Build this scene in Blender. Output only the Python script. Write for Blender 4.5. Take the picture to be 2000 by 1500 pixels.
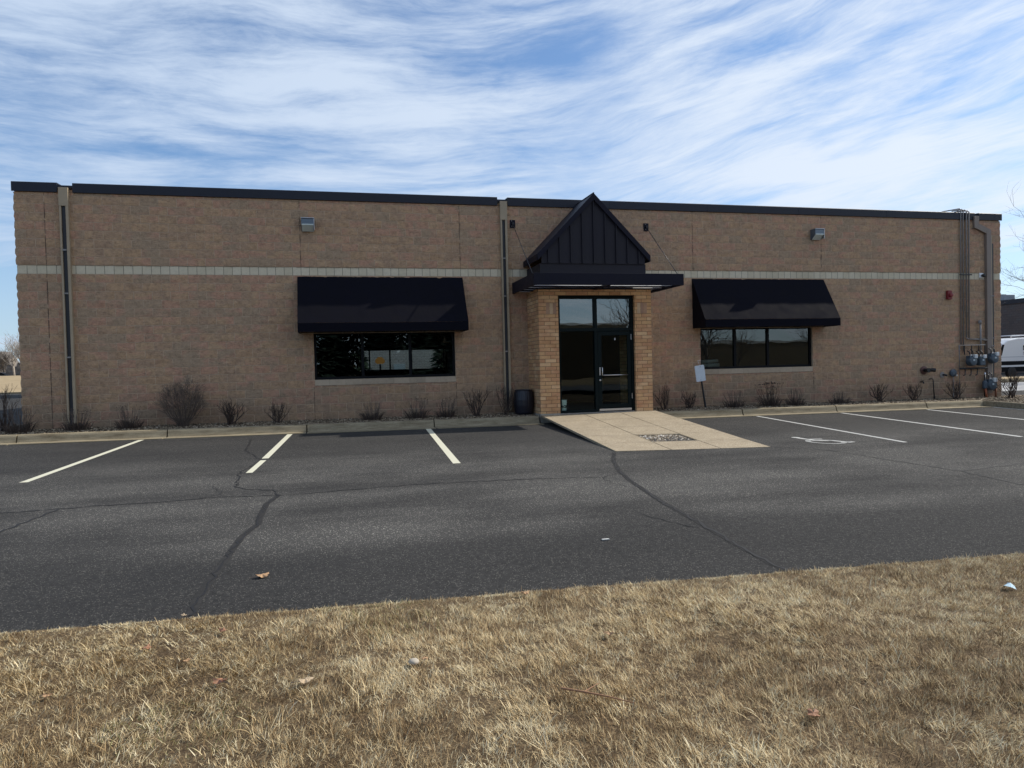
import bpy, math, random
import numpy as np
from mathutils import Vector, Matrix
R = math.radians
SC = bpy.context.scene
COL = SC.collection
for o in list(bpy.data.objects): bpy.data.objects.remove(o)

# ------------------------------------------------------------------ camera
yaw, pitch, roll = 0.24200646, -0.02419015, -0.0246450
F = Vector((math.sin(yaw)*math.cos(pitch), math.cos(yaw)*math.cos(pitch), math.sin(pitch)))
Rt = Vector((math.cos(yaw), -math.sin(yaw), 0)); U = Rt.cross(F)
c_, s_ = math.cos(roll), math.sin(roll)
Rr = Rt*c_ + U*s_; Ur = -Rt*s_ + U*c_
cam = bpy.data.cameras.new('camera'); camo = bpy.data.objects.new('camera', cam); COL.objects.link(camo)
M = Matrix((Rr, Ur, -F)).transposed().to_4x4(); M.translation = (7.005, -18.998, 1.479)
camo.matrix_world = M
cam.sensor_width = 36; cam.lens = 25.43; cam.clip_start = .05; cam.clip_end = 6000
SC.camera = camo

# ------------------------------------------------------------------ sun
sd = Vector((1.26, .15, 1)).normalized()
sun = bpy.data.lights.new('sun', 'SUN'); sun.energy = 4.7; sun.angle = R(.53); sun.color = (1, .93, .82)
suno = bpy.data.objects.new('sun', sun); COL.objects.link(suno)
suno.rotation_euler = sd.to_track_quat('Z', 'Y').to_euler(); suno.location = (30, 3, 30)

# ------------------------------------------------------------------ node helper
class NT:
    def __init__(s, nt): s.t = nt; s.l = nt.links
    def n(s, typ, ins=None, **pr):
        nd = s.t.nodes.new('ShaderNode'+typ)
        for k, v in pr.items(): setattr(nd, k, v)
        for k, v in (ins or {}).items():
            i = nd.inputs[k]
            if hasattr(v, 'is_output') or isinstance(v, bpy.types.NodeSocket): s.l.new(v, i)
            else: i.default_value = v
        return nd
    def m(s, op, a, b=0.0, c=None, clamp=False):
        nd = s.t.nodes.new('ShaderNodeMath'); nd.operation = op; nd.use_clamp = clamp
        for i, v in enumerate((a, b) if c is None else (a, b, c)):
            if isinstance(v, bpy.types.NodeSocket): s.l.new(v, nd.inputs[i])
            else: nd.inputs[i].default_value = v
        return nd.outputs[0]
    def noise(s, vec, sc, det=4, rough=.55, dist=0):
        return s.n('TexNoise', {'Vector': vec, 'Scale': sc, 'Detail': det, 'Roughness': rough, 'Distortion': dist}).outputs['Fac']
    def ramp(s, fac, stops, interp='LINEAR'):
        nd = s.n('ValToRGB', {'Fac': fac}); cr = nd.color_ramp; cr.interpolation = interp
        while len(cr.elements) < len(stops): cr.elements.new(.5)
        for e, (p, c) in zip(cr.elements, stops):
            e.position = p; e.color = (c[0], c[1], c[2], 1) if hasattr(c, '__len__') else (c, c, c, 1)
        return nd.outputs['Color']
    def step(s, v, a, b):
        return s.n('MapRange', {'Value': v, 'From Min': a, 'From Max': b, 'To Min': 0.0, 'To Max': 1.0}, interpolation_type='SMOOTHSTEP').outputs[0]
    def mix(s, f, a, b, blend='MIX'):
        nd = s.t.nodes.new('ShaderNodeMix'); nd.data_type = 'RGBA'; nd.blend_type = blend
        for i, v in ((0, f), (6, a), (7, b)):
            if isinstance(v, bpy.types.NodeSocket): s.l.new(v, nd.inputs[i])
            elif i == 0: nd.inputs[0].default_value = v
            else: nd.inputs[i].default_value = (v[0], v[1], v[2], 1)
        return nd.outputs[2]
    def map(s, vec, loc=(0,0,0), rot=(0,0,0), sc=(1,1,1)):
        return s.n('Mapping', {'Vector': vec, 'Location': loc, 'Rotation': rot, 'Scale': sc}).outputs[0]

# ------------------------------------------------------------------ world: sky and cirrus
W = bpy.data.worlds.new('World'); SC.world = W; W.use_nodes = True
W.node_tree.nodes.clear(); t = NT(W.node_tree)
sky = t.n('TexSky', sky_type='NISHITA', sun_disc=False, sun_elevation=math.asin(sd.z), sun_rotation=math.atan2(sd.x, sd.y),
          altitude=250, air_density=1.0, dust_density=.7, ozone_density=2.2)
tc = t.n('TexCoord').outputs['Generated']
sx = t.n('SeparateXYZ', {0: tc})
az = t.m('ARCTAN2', sx.outputs[0], sx.outputs[1]); el = sx.outputs[2]
pv = t.n('CombineXYZ', {0: az, 1: el, 2: 0.0}).outputs[0]
wob = t.n('TexNoise', {'Vector': t.map(pv, sc=(2.2, 5, 1)), 'Scale': 1.0, 'Detail': 3}).outputs['Color']
pw = t.n('VectorMath', {0: pv, 1: t.n('VectorMath', {0: wob, 3: .085}, operation='SCALE').outputs[0]}, operation='ADD').outputs[0]
def streaks(rot, sx_, sy_, off, det=9, rough=.62):
    v = t.map(t.map(pw, rot=(0, 0, rot)), loc=off, sc=(sx_, sy_, 1))
    return t.noise(v, 1.0, det, rough, .35)
A1 = streaks(R(-3), 2.6, 17, (3.1, 1.2, 0)); A2 = streaks(R(-2), 9, 62, (7, 3, 2), 7, .7)
B1 = streaks(R(-11), 2.8, 17, (1.5, 8.3, 4)); B2 = streaks(R(-13), 8, 58, (2, 5, 7), 7, .7)
side = t.step(t.m('ADD', az, t.m('MULTIPLY', t.m('SUBTRACT', el, .35), -.2)), .24, .48)
lo = t.n('Mix', {0: side, 2: A1, 3: B1}).outputs[0]; hi = t.n('Mix', {0: side, 2: A2, 3: B2}).outputs[0]
big = t.noise(t.map(pw, loc=(5.3, 2.2, 0), sc=(2.6, 8, 1)), 1.0, 3, .5)
dens = t.m('ADD', t.m('ADD', t.m('MULTIPLY', lo, .95), t.m('MULTIPLY', hi, .34)), t.m('MULTIPLY', big, .46))
dens = t.m('ADD', dens, t.m('MULTIPLY', side, .06))
cover = t.step(dens, .67, 1.09)
cover = t.m('MULTIPLY', cover, .88)
cover = t.m('ADD', cover, .08, clamp=True)
# thin haze toward the horizon
cover = t.m('MAXIMUM', cover, t.m('MULTIPLY', t.m('SUBTRACT', 1.0, t.step(el, -.02, .30)), .62))
skyS = t.n('VectorMath', {0: sky.outputs[0], 3: .115}, operation='SCALE').outputs[0]
skyS = t.mix(1.0, skyS, (.74, .99, 1.20), 'MULTIPLY')
glow = t.step(az, -.6, 1.3)
ccol = t.mix(glow, (.56, .68, .86), (.84, .915, 1.02))
colr = t.mix(cover, skyS, ccol)
bg = t.n('Background', {'Color': colr, 'Strength': 1.0})
out = t.n('OutputWorld', {'Surface': bg.outputs[0]})
SC.view_settings.view_transform = 'Standard'; SC.view_settings.look = 'None'
SC.view_settings.exposure = 0.05; SC.view_settings.gamma = 1
SC.view_settings.use_curve_mapping = False
SC.render.engine = 'CYCLES'; SC.cycles.max_bounces = 8; SC.cycles.transparent_max_bounces = 16
SC.cycles.use_denoising = True; SC.cycles.denoiser = 'OPENIMAGEDENOISE'; SC.cycles.denoising_input_passes = 'RGB_ALBEDO_NORMAL'; SC.cycles.denoising_prefilter = 'ACCURATE'; SC.cycles.sample_clamp_indirect = 4.0
SC.cycles.caustics_reflective = False; SC.cycles.caustics_refractive = False

# ------------------------------------------------------------------ materials
MATS = {}
def mat(name, col=(.5,.5,.5), rough=.7, metal=0, var=0.0, vscale=6, bump=0, bscale=60, spec=.5, coat=0, tint=None):
    if name in MATS: return MATS[name]
    m = bpy.data.materials.new(name); m.use_nodes = True; m.node_tree.nodes.clear(); q = NT(m.node_tree)
    p = q.n('BsdfPrincipled', {'Base Color': (*col, 1), 'Roughness': rough, 'Metallic': metal, 'Specular IOR Level': spec, 'Coat Weight': coat})
    q.n('OutputMaterial', {'Surface': p.outputs[0]})
    oc = q.n('TexCoord').outputs['Object']
    if var > 0:
        f = q.noise(oc, vscale, 6, .6)
        a = tuple(c*(1-var) for c in col); b = tuple(min(1, c*(1+var)) for c in (tint or col))
        q.l.new(q.ramp(f, [(.3, a), (.7, b)]), p.inputs['Base Color'])
        q.l.new(q.m('ADD', q.m('MULTIPLY', q.m('SUBTRACT', f, .5), .3), rough, clamp=True), p.inputs['Roughness'])
    if bump > 0:
        b = q.n('Bump', {'Strength': 1.0, 'Distance': bump, 'Height': q.noise(oc, bscale, 5, .6)})
        q.l.new(b.outputs[0], p.inputs['Normal'])
    MATS[name] = m; return m
def nmat(name):
    m = bpy.data.materials.new(name); m.use_nodes = True; m.node_tree.nodes.clear(); q = NT(m.node_tree)
    p = q.n('BsdfPrincipled', {'Roughness': .9, 'Specular IOR Level': .25}); q.n('OutputMaterial', {'Surface': p.outputs[0]})
    MATS[name] = m; return m, q, p

def block_mat(name, bw, rh, zoff, hues, mortar, msize, off=.5, bumpd=.02, bump_s=30, mott=.5, xoff=0.0, low_tone_stain=True, full=False):
    m, q, p = nmat(name)
    o = q.n('TexCoord').outputs['Object']; s = q.n('SeparateXYZ', {0: o})
    xx = s.outputs[0]
    g = q.n('NewGeometry'); gn = q.n('SeparateXYZ', {0: g.outputs['Normal']})
    sidef = q.m('GREATER_THAN', q.m('ABSOLUTE', gn.outputs[0]), .75)
    xx = q.n('Mix', {0: sidef, 2: xx, 3: s.outputs[1]}).outputs[0]
    v = q.n('CombineXYZ', {0: q.m('SUBTRACT', xx, xoff), 1: q.m('SUBTRACT', s.outputs[2], zoff), 2: 0.0}).outputs[0]
    br = q.n('TexBrick', {'Vector': v, 'Color1': (0,0,0,1), 'Color2': (1,1,1,1), 'Mortar': (0,0,0,1), 'Scale': 1.0, 'Mortar Size': msize,
             'Mortar Smooth': .3, 'Bias': 0.0, 'Brick Width': bw, 'Row Height': rh}, offset=off, offset_frequency=2, squash=1)
    rnd = q.n('SeparateXYZ', {0: br.outputs['Color']}).outputs[0]
    patch = q.noise(o, .9, 3, .5); patch2 = q.noise(q.map(o, loc=(4, 9, 2), sc=(1, 1, 2.2)), 1.7, 2, .5)
    f = q.m('ADD', q.m('MULTIPLY', rnd, .52), q.m('ADD', q.m('MULTIPLY', patch, .75), q.m('MULTIPLY', q.m('SUBTRACT', patch2, .5), .55)))
    n = len(hues); col = q.ramp(f, [(.22+.62*i/(n-1), h) for i, h in enumerate(hues)])
    mo = q.noise(o, 12, 8, .80); mo2 = q.noise(o, 60, 4, .7)
    mm = q.m('ADD', q.m('MULTIPLY', mo, .72), q.m('MULTIPLY', mo2, .28))
    dark = q.ramp(mm, [(.38, 1-mott*1.15), (.5, 1.0), (.62, 1+mott*.6)])
    col = q.mix(1.0, col, dark, 'MULTIPLY')
    if low_tone_stain:
        low = q.step(s.outputs[2], 1.5, .1)  # tone gets darker toward the foot of the wall
        dn = q.m('MULTIPLY', low, q.m('MULTIPLY', q.noise(q.map(o, sc=(1, 1, .35)), 3.3, 5, .65), .75))
        col = q.mix(dn, col, (.15, .12, .09))
        st = q.noise(q.map(o, sc=(2.4, 1, .22)), 2.1, 5, .6)
        col = q.mix(q.m('MULTIPLY', q.step(st, .56, .75), .16), col, (.2, .155, .11))
    mf = br.outputs['Fac']
    brk = q.m('MULTIPLY', mf, q.m('MULTIPLY', q.step(q.noise(o, 4, 4, .7), .30, .52), .85))
    if full: brk = mf
    col = q.mix(brk, col, mortar)
    q.l.new(col, p.inputs['Base Color'])
    h = q.m('ADD', q.m('MULTIPLY', q.noise(o, bump_s, 6, .65), 1.0), q.m('MULTIPLY', mf, -.45))
    q.l.new(q.n('Bump', {'Strength': .9, 'Distance': bumpd, 'Height': h}).outputs[0], p.inputs['Normal'])
    return m
M_wall = block_mat('split_face_block', .4064, .2032, 3.9, [(.405,.258,.162), (.475,.310,.186), (.40,.268,.178), (.48,.320,.194), (.48,.278,.188), (.39,.278,.185)], (.56,.42,.30), .0075, mott=.30, bumpd=.03)
M_brick = block_mat('tan_utility_brick', .30, .0965, .2, [(.38,.195,.095), (.52,.290,.145), (.61,.375,.19), (.50,.262,.14), (.66,.43,.24)], (.14,.09,.055), .006, full=True, bumpd=.004, bump_s=60, mott=.14, low_tone_stain=False, xoff=12.17)
M_band = block_mat('smooth_band_block', .2032, .4, 3.8, [(.54,.475,.345), (.60,.53,.39), (.64,.57,.43)], (.12,.10,.08), .006, full=True, off=0, bumpd=.003, mott=.1, low_tone_stain=False)
M_sill = block_mat('precast_sill', .4064, .6, 1.0, [(.33,.27,.20), (.45,.36,.265), (.48,.39,.29)], (.26,.21,.16), .003, off=0, bumpd=.003, mott=.12, low_tone_stain=False)
M_far = block_mat('dark_neighbour_brick', .4064, .2032, 0, [(.10,.085,.08), (.13,.10,.09), (.12,.105,.10)], (.05,.04,.04), .008, mott=.2)
M_tanfar = mat('tan_precast', (.13,.105,.07), .9, var=.12, vscale=.6)
M_coping = mat('navy_metal_coping', (.010,.013,.024), .5, spec=.35, var=.18, vscale=1.5)
M_seam = mat('navy_standing_seam', (.011,.010,.017), .6, spec=.3, var=.2, vscale=1.3)
M_canopy = mat('navy_painted_steel', (.004,.004,.013), .55, spec=.2, var=.2, vscale=2)
M_fabric = mat('navy_awning_fabric', (.0045,.0045,.009), .9, var=.2, vscale=3, bump=.004, bscale=5, spec=.12)
M_frame = mat('dark_bronze_frame', (.004,.005,.007), .5, spec=.15)
M_frameg = mat('dark_green_frame', (.002,.007,.008), .5, spec=.14)
M_down = mat('tan_downspout', (.36,.285,.19), .55, var=.12, vscale=3)
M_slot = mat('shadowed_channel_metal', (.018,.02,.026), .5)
M_galv = mat('galvanised_pipe', (.25,.235,.225), .55, metal=.25, var=.2, vscale=10)
M_black = mat('black_iron', (.012,.012,.014), .5)
M_alum = mat('brushed_aluminium', (.62,.62,.64), .28, metal=1.0)
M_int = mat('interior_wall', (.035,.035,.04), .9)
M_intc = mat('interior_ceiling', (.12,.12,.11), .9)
M_white = mat('white_paint', (.78,.79,.80), .35, coat=.4)
M_conc = mat('concrete_footing', (.33,.30,.25), .9, var=.2, vscale=8, bump=.004)
M_orange = mat('orange_gas_marker', (.34,.10,.04), .6)
M_twig = mat('grey_brown_twig', (.115,.088,.072), .9, var=.3, vscale=9)
M_twigd = mat('dark_stem', (.065,.045,.035), .9, var=.3, vscale=9)
M_bark = mat('pale_birch_bark', (.34,.30,.26), .9, var=.3, vscale=3)
M_barkd = mat('grey_bark', (.13,.11,.095), .95, var=.3, vscale=3)
M_needle = mat('spruce_needle', (.022,.045,.028), .9, var=.35, vscale=2)

def glass_mat(name, tint, base, rough=.0, wav=.0006):
    m, q, p = nmat(name); m.node_tree.nodes.remove(p)
    o = q.n('TexCoord').outputs['Object']
    b = q.n('Bump', {'Strength': 1.0, 'Distance': wav, 'Height': q.noise(q.map(o, sc=(1, 1, 2)), 1.6, 1, .4)})
    gl = q.n('BsdfGlossy', {'Color': (.86,.97,1,1), 'Roughness': rough, 'Normal': b.outputs[0]})
    tr = q.n('BsdfTransparent', {'Color': (*tint, 1)})
    fr = q.n('Fresnel', {'IOR': 1.5})
    fac = q.m('ADD', q.m('MULTIPLY', fr.outputs[0], .85), base, clamp=True)
    mx = q.n('MixShader', {0: fac, 1: tr.outputs[0], 2: gl.outputs[0]})
    out = [n for n in m.node_tree.nodes if n.type == 'OUTPUT_MATERIAL'][0]
    q.l.new(mx.outputs[0], out.inputs[0]); return m
M_glass = glass_mat('tinted_window_glass', (.42,.50,.47), .07)
M_glassd = glass_mat('tinted_door_glass', (.72,.86,.82), .0)
M_glasst = glass_mat('tinted_transom_glass', (.2,.28,.28), .15)

# asphalt
M_asph, q, p = nmat('asphalt')
o = q.n('TexCoord').outputs['Object']
fine = q.n('TexVoronoi', {'Vector': o, 'Scale': 88.0}, feature='F1')
cell = q.n('SeparateXYZ', {0: fine.outputs['Color']}).outputs[0]
fn = q.noise(o, 140, 3, .7); md = q.noise(o, 22, 4, .65)
lg = q.noise(q.map(o, rot=(0,0,.05), sc=(.35, 1.1, 1)), .8, 5, .6); lg2 = q.noise(o, .33, 3, .5)
wear = q.step(q.m('ADD', q.m('MULTIPLY', lg, .7), q.m('MULTIPLY', lg2, .5)), .40, .82)
s = q.n('SeparateXYZ', {0: o})
edge = q.step(q.m('ADD', s.outputs[1], q.m('MULTIPLY', lg, .8)), -11.9, -11.2)      # fresh seal strip beside the lawn
edge2 = q.step(q.m('ADD', s.outputs[1], q.m('MULTIPLY', lg, 2.5)), -3.0, -5.5)
wear = q.m('MULTIPLY', wear, q.m('MULTIPLY', q.m('ADD', q.m('MULTIPLY', edge, .85), .15), q.m('ADD', q.m('MULTIPLY', edge2, .75), .25)))
base = q.ramp(q.m('ADD', q.m('MULTIPLY', fn, .5), q.m('MULTIPLY', md, .5)), [(.33, (.014,.014,.0145)), (.67, (.056,.0545,.053))])
base = q.mix(wear, base, q.ramp(fn, [(.33, (.026,.025,.024)), (.68, (.140,.136,.128))]))
spk = q.m('MULTIPLY', q.m('GREATER_THAN', cell, .84), q.m('LESS_THAN', fine.outputs['Distance'], .42))
col = q.mix(q.m('MULTIPLY', spk, q.m('ADD', q.m('MULTIPLY', wear, .66), .18)), base, (.50,.47,.41))
oil = q.noise(q.map(o, loc=(3, 1, 0), sc=(.5, 1, 1)), .55, 4, .6)
col = q.mix(q.m('MULTIPLY', q.step(oil, .56, .78), .30), col, (.016,.017,.02))
q.l.new(col, p.inputs['Base Color']); p.inputs['Roughness'].default_value = .92; p.inputs['Specular IOR Level'].default_value = .12
q.l.new(q.n('Bump', {'Strength': .7, 'Distance': .006, 'Height': q.m('ADD', fn, q.m('MULTIPLY', cell, .6))}).outputs[0], p.inputs['Normal'])

M_crack = mat('crack_sealer', (.006,.006,.007), .75)
M_sealer = mat('faded_sealer_band', (.036,.035,.0345), .9, spec=.12, var=.25, vscale=14, bump=.003, bscale=120)
def paint_mat(name, col, lo=.3):
    m, q, p = nmat(name)
    o = q.n('TexCoord').outputs['Object']; f = q.noise(o, 45, 6, .75); f2 = q.noise(o, 5, 3, .6)
    k = q.step(q.m('ADD', q.m('MULTIPLY', f, .7), q.m('MULTIPLY', f2, .3)), lo, lo+.14)
    q.l.new(q.mix(k, (.12,.12,.11), col), p.inputs['Base Color']); p.inputs['Roughness'].default_value = .7
    return m
M_line = paint_mat('worn_yellow_white_paint', (.62,.60,.47), .26); M_line2 = paint_mat('worn_white_paint', (.50,.50,.48), .33)

M_kerb, q, p = nmat('kerb_concrete')
o = q.n('TexCoord').outputs['Object']; f = q.noise(q.map(o, sc=(.6, 3, 3)), 4, 6, .65); f2 = q.noise(o, 70, 4, .7)
s = q.n('SeparateXYZ', {0: q.n('NewGeometry').outputs['Normal']})
c1 = q.ramp(f, [(.3, (.17,.135,.085)), (.5, (.27,.225,.15)), (.75, (.37,.32,.22))])
c1 = q.mix(1.0, c1, q.ramp(f2, [(.3, .72), (.6, 1.05)]), 'MULTIPLY')
fs = q.noise(q.map(o, sc=(.5, 1, 2)), 6, 4, .6)
q.l.new(c1, p.inputs['Base Color'])
q.l.new(q.n('Bump', {'Strength': .7, 'Distance': .004, 'Height': f2}).outputs[0], p.inputs['Normal'])

M_ramp, q, p = nmat('exposed_aggregate_concrete')
o = q.n('TexCoord').outputs['Object']
v = q.n('TexVoronoi', {'Vector': o, 'Scale': 85.0}, feature='F1'); cc = q.n('SeparateXYZ', {0: v.outputs['Color']})
f = q.noise(o, 2.0, 5, .6); ff = q.noise(o, 90, 3, .6)
c1 = q.ramp(cc.outputs[0], [(.0, (.25,.195,.132)), (.5, (.36,.295,.20)), (.85, (.425,.35,.255)), (1, (.52,.46,.35))])
c1 = q.mix(1.0, c1, q.ramp(f, [(.3, .86), (.7, 1.08)]), 'MULTIPLY'); c1 = q.mix(1.0, c1, q.ramp(ff, [(.3, .85), (.7, 1.1)]), 'MULTIPLY')
q.l.new(c1, p.inputs['Base Color'])
q.l.new(q.n('Bump', {'Strength': .6, 'Distance': .003, 'Height': cc.outputs[1]}).outputs[0], p.inputs['Normal'])

def soil_mat(name, a, b, c, sc=8):
    m, q, p = nmat(name); o = q.n('TexCoord').outputs['Object']
    f = q.m('ADD', q.m('MULTIPLY', q.noise(o, sc, 8, .7), .7), q.m('MULTIPLY', q.noise(o, sc*.12, 4, .6), .3))
    col = q.ramp(f, [(.33, a), (.5, b), (.66, c)])
    q.l.new(col, p.inputs['Base Color']); q.l.new(q.n('Bump', {'Strength': .8, 'Distance': .02, 'Height': f}).outputs[0], p.inputs['Normal'])
    return m
M_soil = soil_mat('dead_thatch', (.04,.026,.014), (.10,.066,.034), (.30,.22,.12), 55)
M_field = soil_mat('dormant_field', (.27,.20,.11), (.36,.27,.155), (.43,.34,.20), 1.2)
M_ground = soil_mat('dormant_ground', (.20,.16,.09), (.26,.20,.12), (.31,.25,.15), .5)
M_bed = soil_mat('gravel_base', (.05,.04,.03), (.13,.11,.085), (.24,.21,.17), 40)
M_roadfar = mat('grey_road', (.16,.16,.165), .85, var=.15, vscale=1)

def attr_mat(name, stops, rough=.8, trans=0.0):
    m, q, p = nmat(name)
    a = q.n('Attribute', attribute_name='tint'); a.attribute_type = 'GEOMETRY'
    col = q.ramp(a.outputs['Fac'], stops); q.l.new(col, p.inputs['Base Color']); p.inputs['Roughness'].default_value = rough
    return m
M_blade = attr_mat('dry_grass_blade', [(0, (.10,.06,.028)), (.22, (.28,.182,.088)), (.42, (.46,.335,.175)), (.6, (.63,.495,.285)), (.8, (.78,.65,.39)), (.93, (.84,.75,.54)), (1, (.17,.17,.06))], .75)
M_stone = attr_mat('river_pebble', [(0, (.09,.068,.048)), (.3, (.20,.155,.105)), (.6, (.36,.29,.20)), (.85, (.55,.50,.43)), (1, (.66,.63,.58))], .8)

# ------------------------------------------------------------------ builders
def tag(o, label=None, cat=None, group=None, kind=None):
    if label: o['label'] = label
    if cat: o['category'] = cat
    if group: o['group'] = group
    if kind: o['kind'] = kind
    return o
def thing(name, label, cat, loc=(0,0,0), group=None, rz=0):
    o = bpy.data.objects.new(name, None); COL.objects.link(o); o.location = loc; o.rotation_euler = (0,0,rz); o.empty_display_size = .2
    return tag(o, label, cat, group)
def mesh_np(name, V, Fs, m, parent=None, smooth=False, tint=None):
    me = bpy.data.meshes.new(name); me.from_pydata([tuple(v) for v in V], [], [tuple(f) for f in Fs]); me.update()
    if m: me.materials.append(m)
    if smooth: me.polygons.foreach_set('use_smooth', [True]*len(me.polygons))
    o = bpy.data.objects.new(name, me); COL.objects.link(o)
    if parent: o.parent = parent
    return o
def mesh_fast(name, V, polys, m, tint=None, parent=None, smooth=False):
    """V (n,3) array, polys list of (k,n) index arrays with constant polygon size"""
    me = bpy.data.meshes.new(name); me.vertices.add(len(V)); me.vertices.foreach_set('co', np.asarray(V, np.float32).ravel())
    li = np.concatenate([p.ravel() for p in polys]).astype(np.int32)
    tot = np.concatenate([np.full(len(p), p.shape[1]) for p in polys]).astype(np.int32)
    st = np.concatenate([[0], np.cumsum(tot)[:-1]]).astype(np.int32)
    me.loops.add(len(li)); me.loops.foreach_set('vertex_index', li)
    me.polygons.add(len(tot)); me.polygons.foreach_set('loop_start', st); me.polygons.foreach_set('loop_total', tot)
    if tint is not None:
        a = me.attributes.new('tint', 'FLOAT', 'POINT'); a.data.foreach_set('value', np.asarray(tint, np.float32))
    if smooth: me.polygons.foreach_set('use_smooth', np.ones(len(tot), bool))
    me.materials.append(m); me.update(calc_edges=True); me.validate()
    o = bpy.data.objects.new(name, me); COL.objects.link(o)
    if parent: o.parent = parent
    return o
class MB:
    def __init__(s): s.v = []; s.f = []
    def add(s, vs, fs):
        b = len(s.v); s.v += [tuple(v) for v in vs]; s.f += [tuple(i+b for i in f) for f in fs]; return s
    def box(s, a, b):
        (x0,y0,z0), (x1,y1,z1) = a, b
        return s.add([(x0,y0,z0),(x1,y0,z0),(x1,y1,z0),(x0,y1,z0),(x0,y0,z1),(x1,y0,z1),(x1,y1,z1),(x0,y1,z1)],
                     [(0,3,2,1),(4,5,6,7),(0,1,5,4),(1,2,6,5),(2,3,7,6),(3,0,4,7)])
    def prism(s, poly, axis, a, b):
        """poly 2D points, extruded along axis ('x': poly=(y,z), 'y': poly=(x,z), 'z': poly=(x,y))"""
        def P(u, v, w): return {'x': (w,u,v), 'y': (u,w,v), 'z': (u,v,w)}[axis]
        n = len(poly); vs = [P(u,v,a) for u,v in poly]+[P(u,v,b) for u,v in poly]
        return s.add(vs, [tuple(range(n))[::-1], tuple(range(n,2*n))]+[(i,(i+1)%n,n+(i+1)%n,n+i) for i in range(n)])
    def tube(s, pts, r, k=8, cap=True):
        pts = [Vector(p) for p in pts]; rr = r if hasattr(r, '__len__') else [r]*len(pts); b = len(s.v)
        for i, pnt in enumerate(pts):
            d = (pts[min(i+1, len(pts)-1)]-pts[max(i-1, 0)]).normalized()
            a = d.orthogonal().normalized() if abs(d.z) > .95 else d.cross(Vector((0,0,1))).normalized()
            c = d.cross(a)
            for j in range(k):
                t_ = 2*math.pi*j/k; s.v.append(tuple(pnt+(a*math.cos(t_)+c*math.sin(t_))*rr[i]))
        for i in range(len(pts)-1):
            for j in range(k): s.f.append((b+i*k+j, b+i*k+(j+1)%k, b+(i+1)*k+(j+1)%k, b+(i+1)*k+j))
        if cap:
            s.f.append(tuple(b+j for j in range(k))[::-1]); s.f.append(tuple(b+(len(pts)-1)*k+j for j in range(k)))
        return s
    def lathe(s, prof, c, axis='z', k=20, ribs=0, ramp_=0):
        b = len(s.v)
        for (r, h) in prof:
            for j in range(k):
                t_ = 2*math.pi*j/k; q_ = r*(1+ramp_*(1 if j % 2 else 0)); x, y = q_*math.cos(t_), q_*math.sin(t_)
                s.v.append({'z': (c[0]+x, c[1]+y, c[2]+h), 'y': (c[0]+x, c[1]+h, c[2]+y), 'x': (c[0]+h, c[1]+x, c[2]+y)}[axis])
        for i in range(len(prof)-1):
            for j in range(k): s.f.append((b+i*k+j, b+i*k+(j+1)%k, b+(i+1)*k+(j+1)%k, b+(i+1)*k+j))
        s.f.append(tuple(b+j for j in range(k))[::-1]); s.f.append(tuple(b+(len(prof)-1)*k+j for j in range(k)))
        return s
    def build(s, name, m, parent=None, bevel=0, smooth=False):
        o = mesh_np(name, s.v, s.f, m, parent, smooth)
        if bevel:
            b = o.modifiers.new('bevel', 'BEVEL'); b.width = bevel; b.segments = 2; b.limit_method = 'ANGLE'
        return o
def structure(o): o['kind'] = 'structure'; return o
def text_mesh(name, body, size, loc, rot, m, parent, ext=.002, shear=0, offset=0):
    cu = bpy.data.curves.new(name, 'FONT'); cu.body = body; cu.size = size; cu.extrude = ext; cu.shear = shear; cu.offset = offset
    cu.align_x = 'CENTER'; cu.align_y = 'CENTER'
    to = bpy.data.objects.new('tmp', cu); COL.objects.link(to); dg = bpy.context.evaluated_depsgraph_get(); dg.update()
    me = bpy.data.meshes.new_from_object(to.evaluated_get(dg)); bpy.data.objects.remove(to)
    me.materials.clear(); me.materials.append(m)
    o = bpy.data.objects.new(name, me); COL.objects.link(o); o.location = loc; o.rotation_euler = rot; o.parent = parent
    return o

def gz(x, y):
    """height of the paved lot: falls gently to the right and away from the building"""
    xx = max(-10, min(30, x)); yy = min(y, -1.6)
    return .008-.006*(xx-12)+.02*(max(yy, -30)+1.6)
def gza(x, y):
    return .008-.006*(np.clip(x, -10, 30)-12)+.02*(np.clip(y, -30, -1.6)+1.6)
def lawn_edge(x): return -13.62-.052*(x-5)

# ================================================================== GROUND
structure(MB().add([(-2500,-2500,-.75),(2500,-2500,-.75),(2500,2500,-.75),(-2500,2500,-.75)], [(0,1,2,3)]).build('ground', M_ground))
# parking lot sheet
xs = np.unique(np.concatenate([np.arange(-60, -10, 10.), np.arange(-10, 30.1, 1.), np.arange(32, 121, 8.)]))
ys = np.array([-1.6, -.9, 0, 2, 10, 30, 56.])
V = []; nx = len(xs)
rows = []
for k in range(14):
    tt = k/13
    rows.append([lawn_edge(x)*(1-tt)+(-1.6)*tt for x in xs])
for y in ys[1:]: rows.append([y]*nx)
for r_ in rows: V += [(x, y, gz(x, y)) for x, y in zip(xs, r_)]
Fq = [(j*nx+i, j*nx+i+1, (j+1)*nx+i+1, (j+1)*nx+i) for j in range(len(rows)-1) for i in range(nx-1)]
structure(mesh_np('parking_lot', V, Fq, M_asph))
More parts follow.
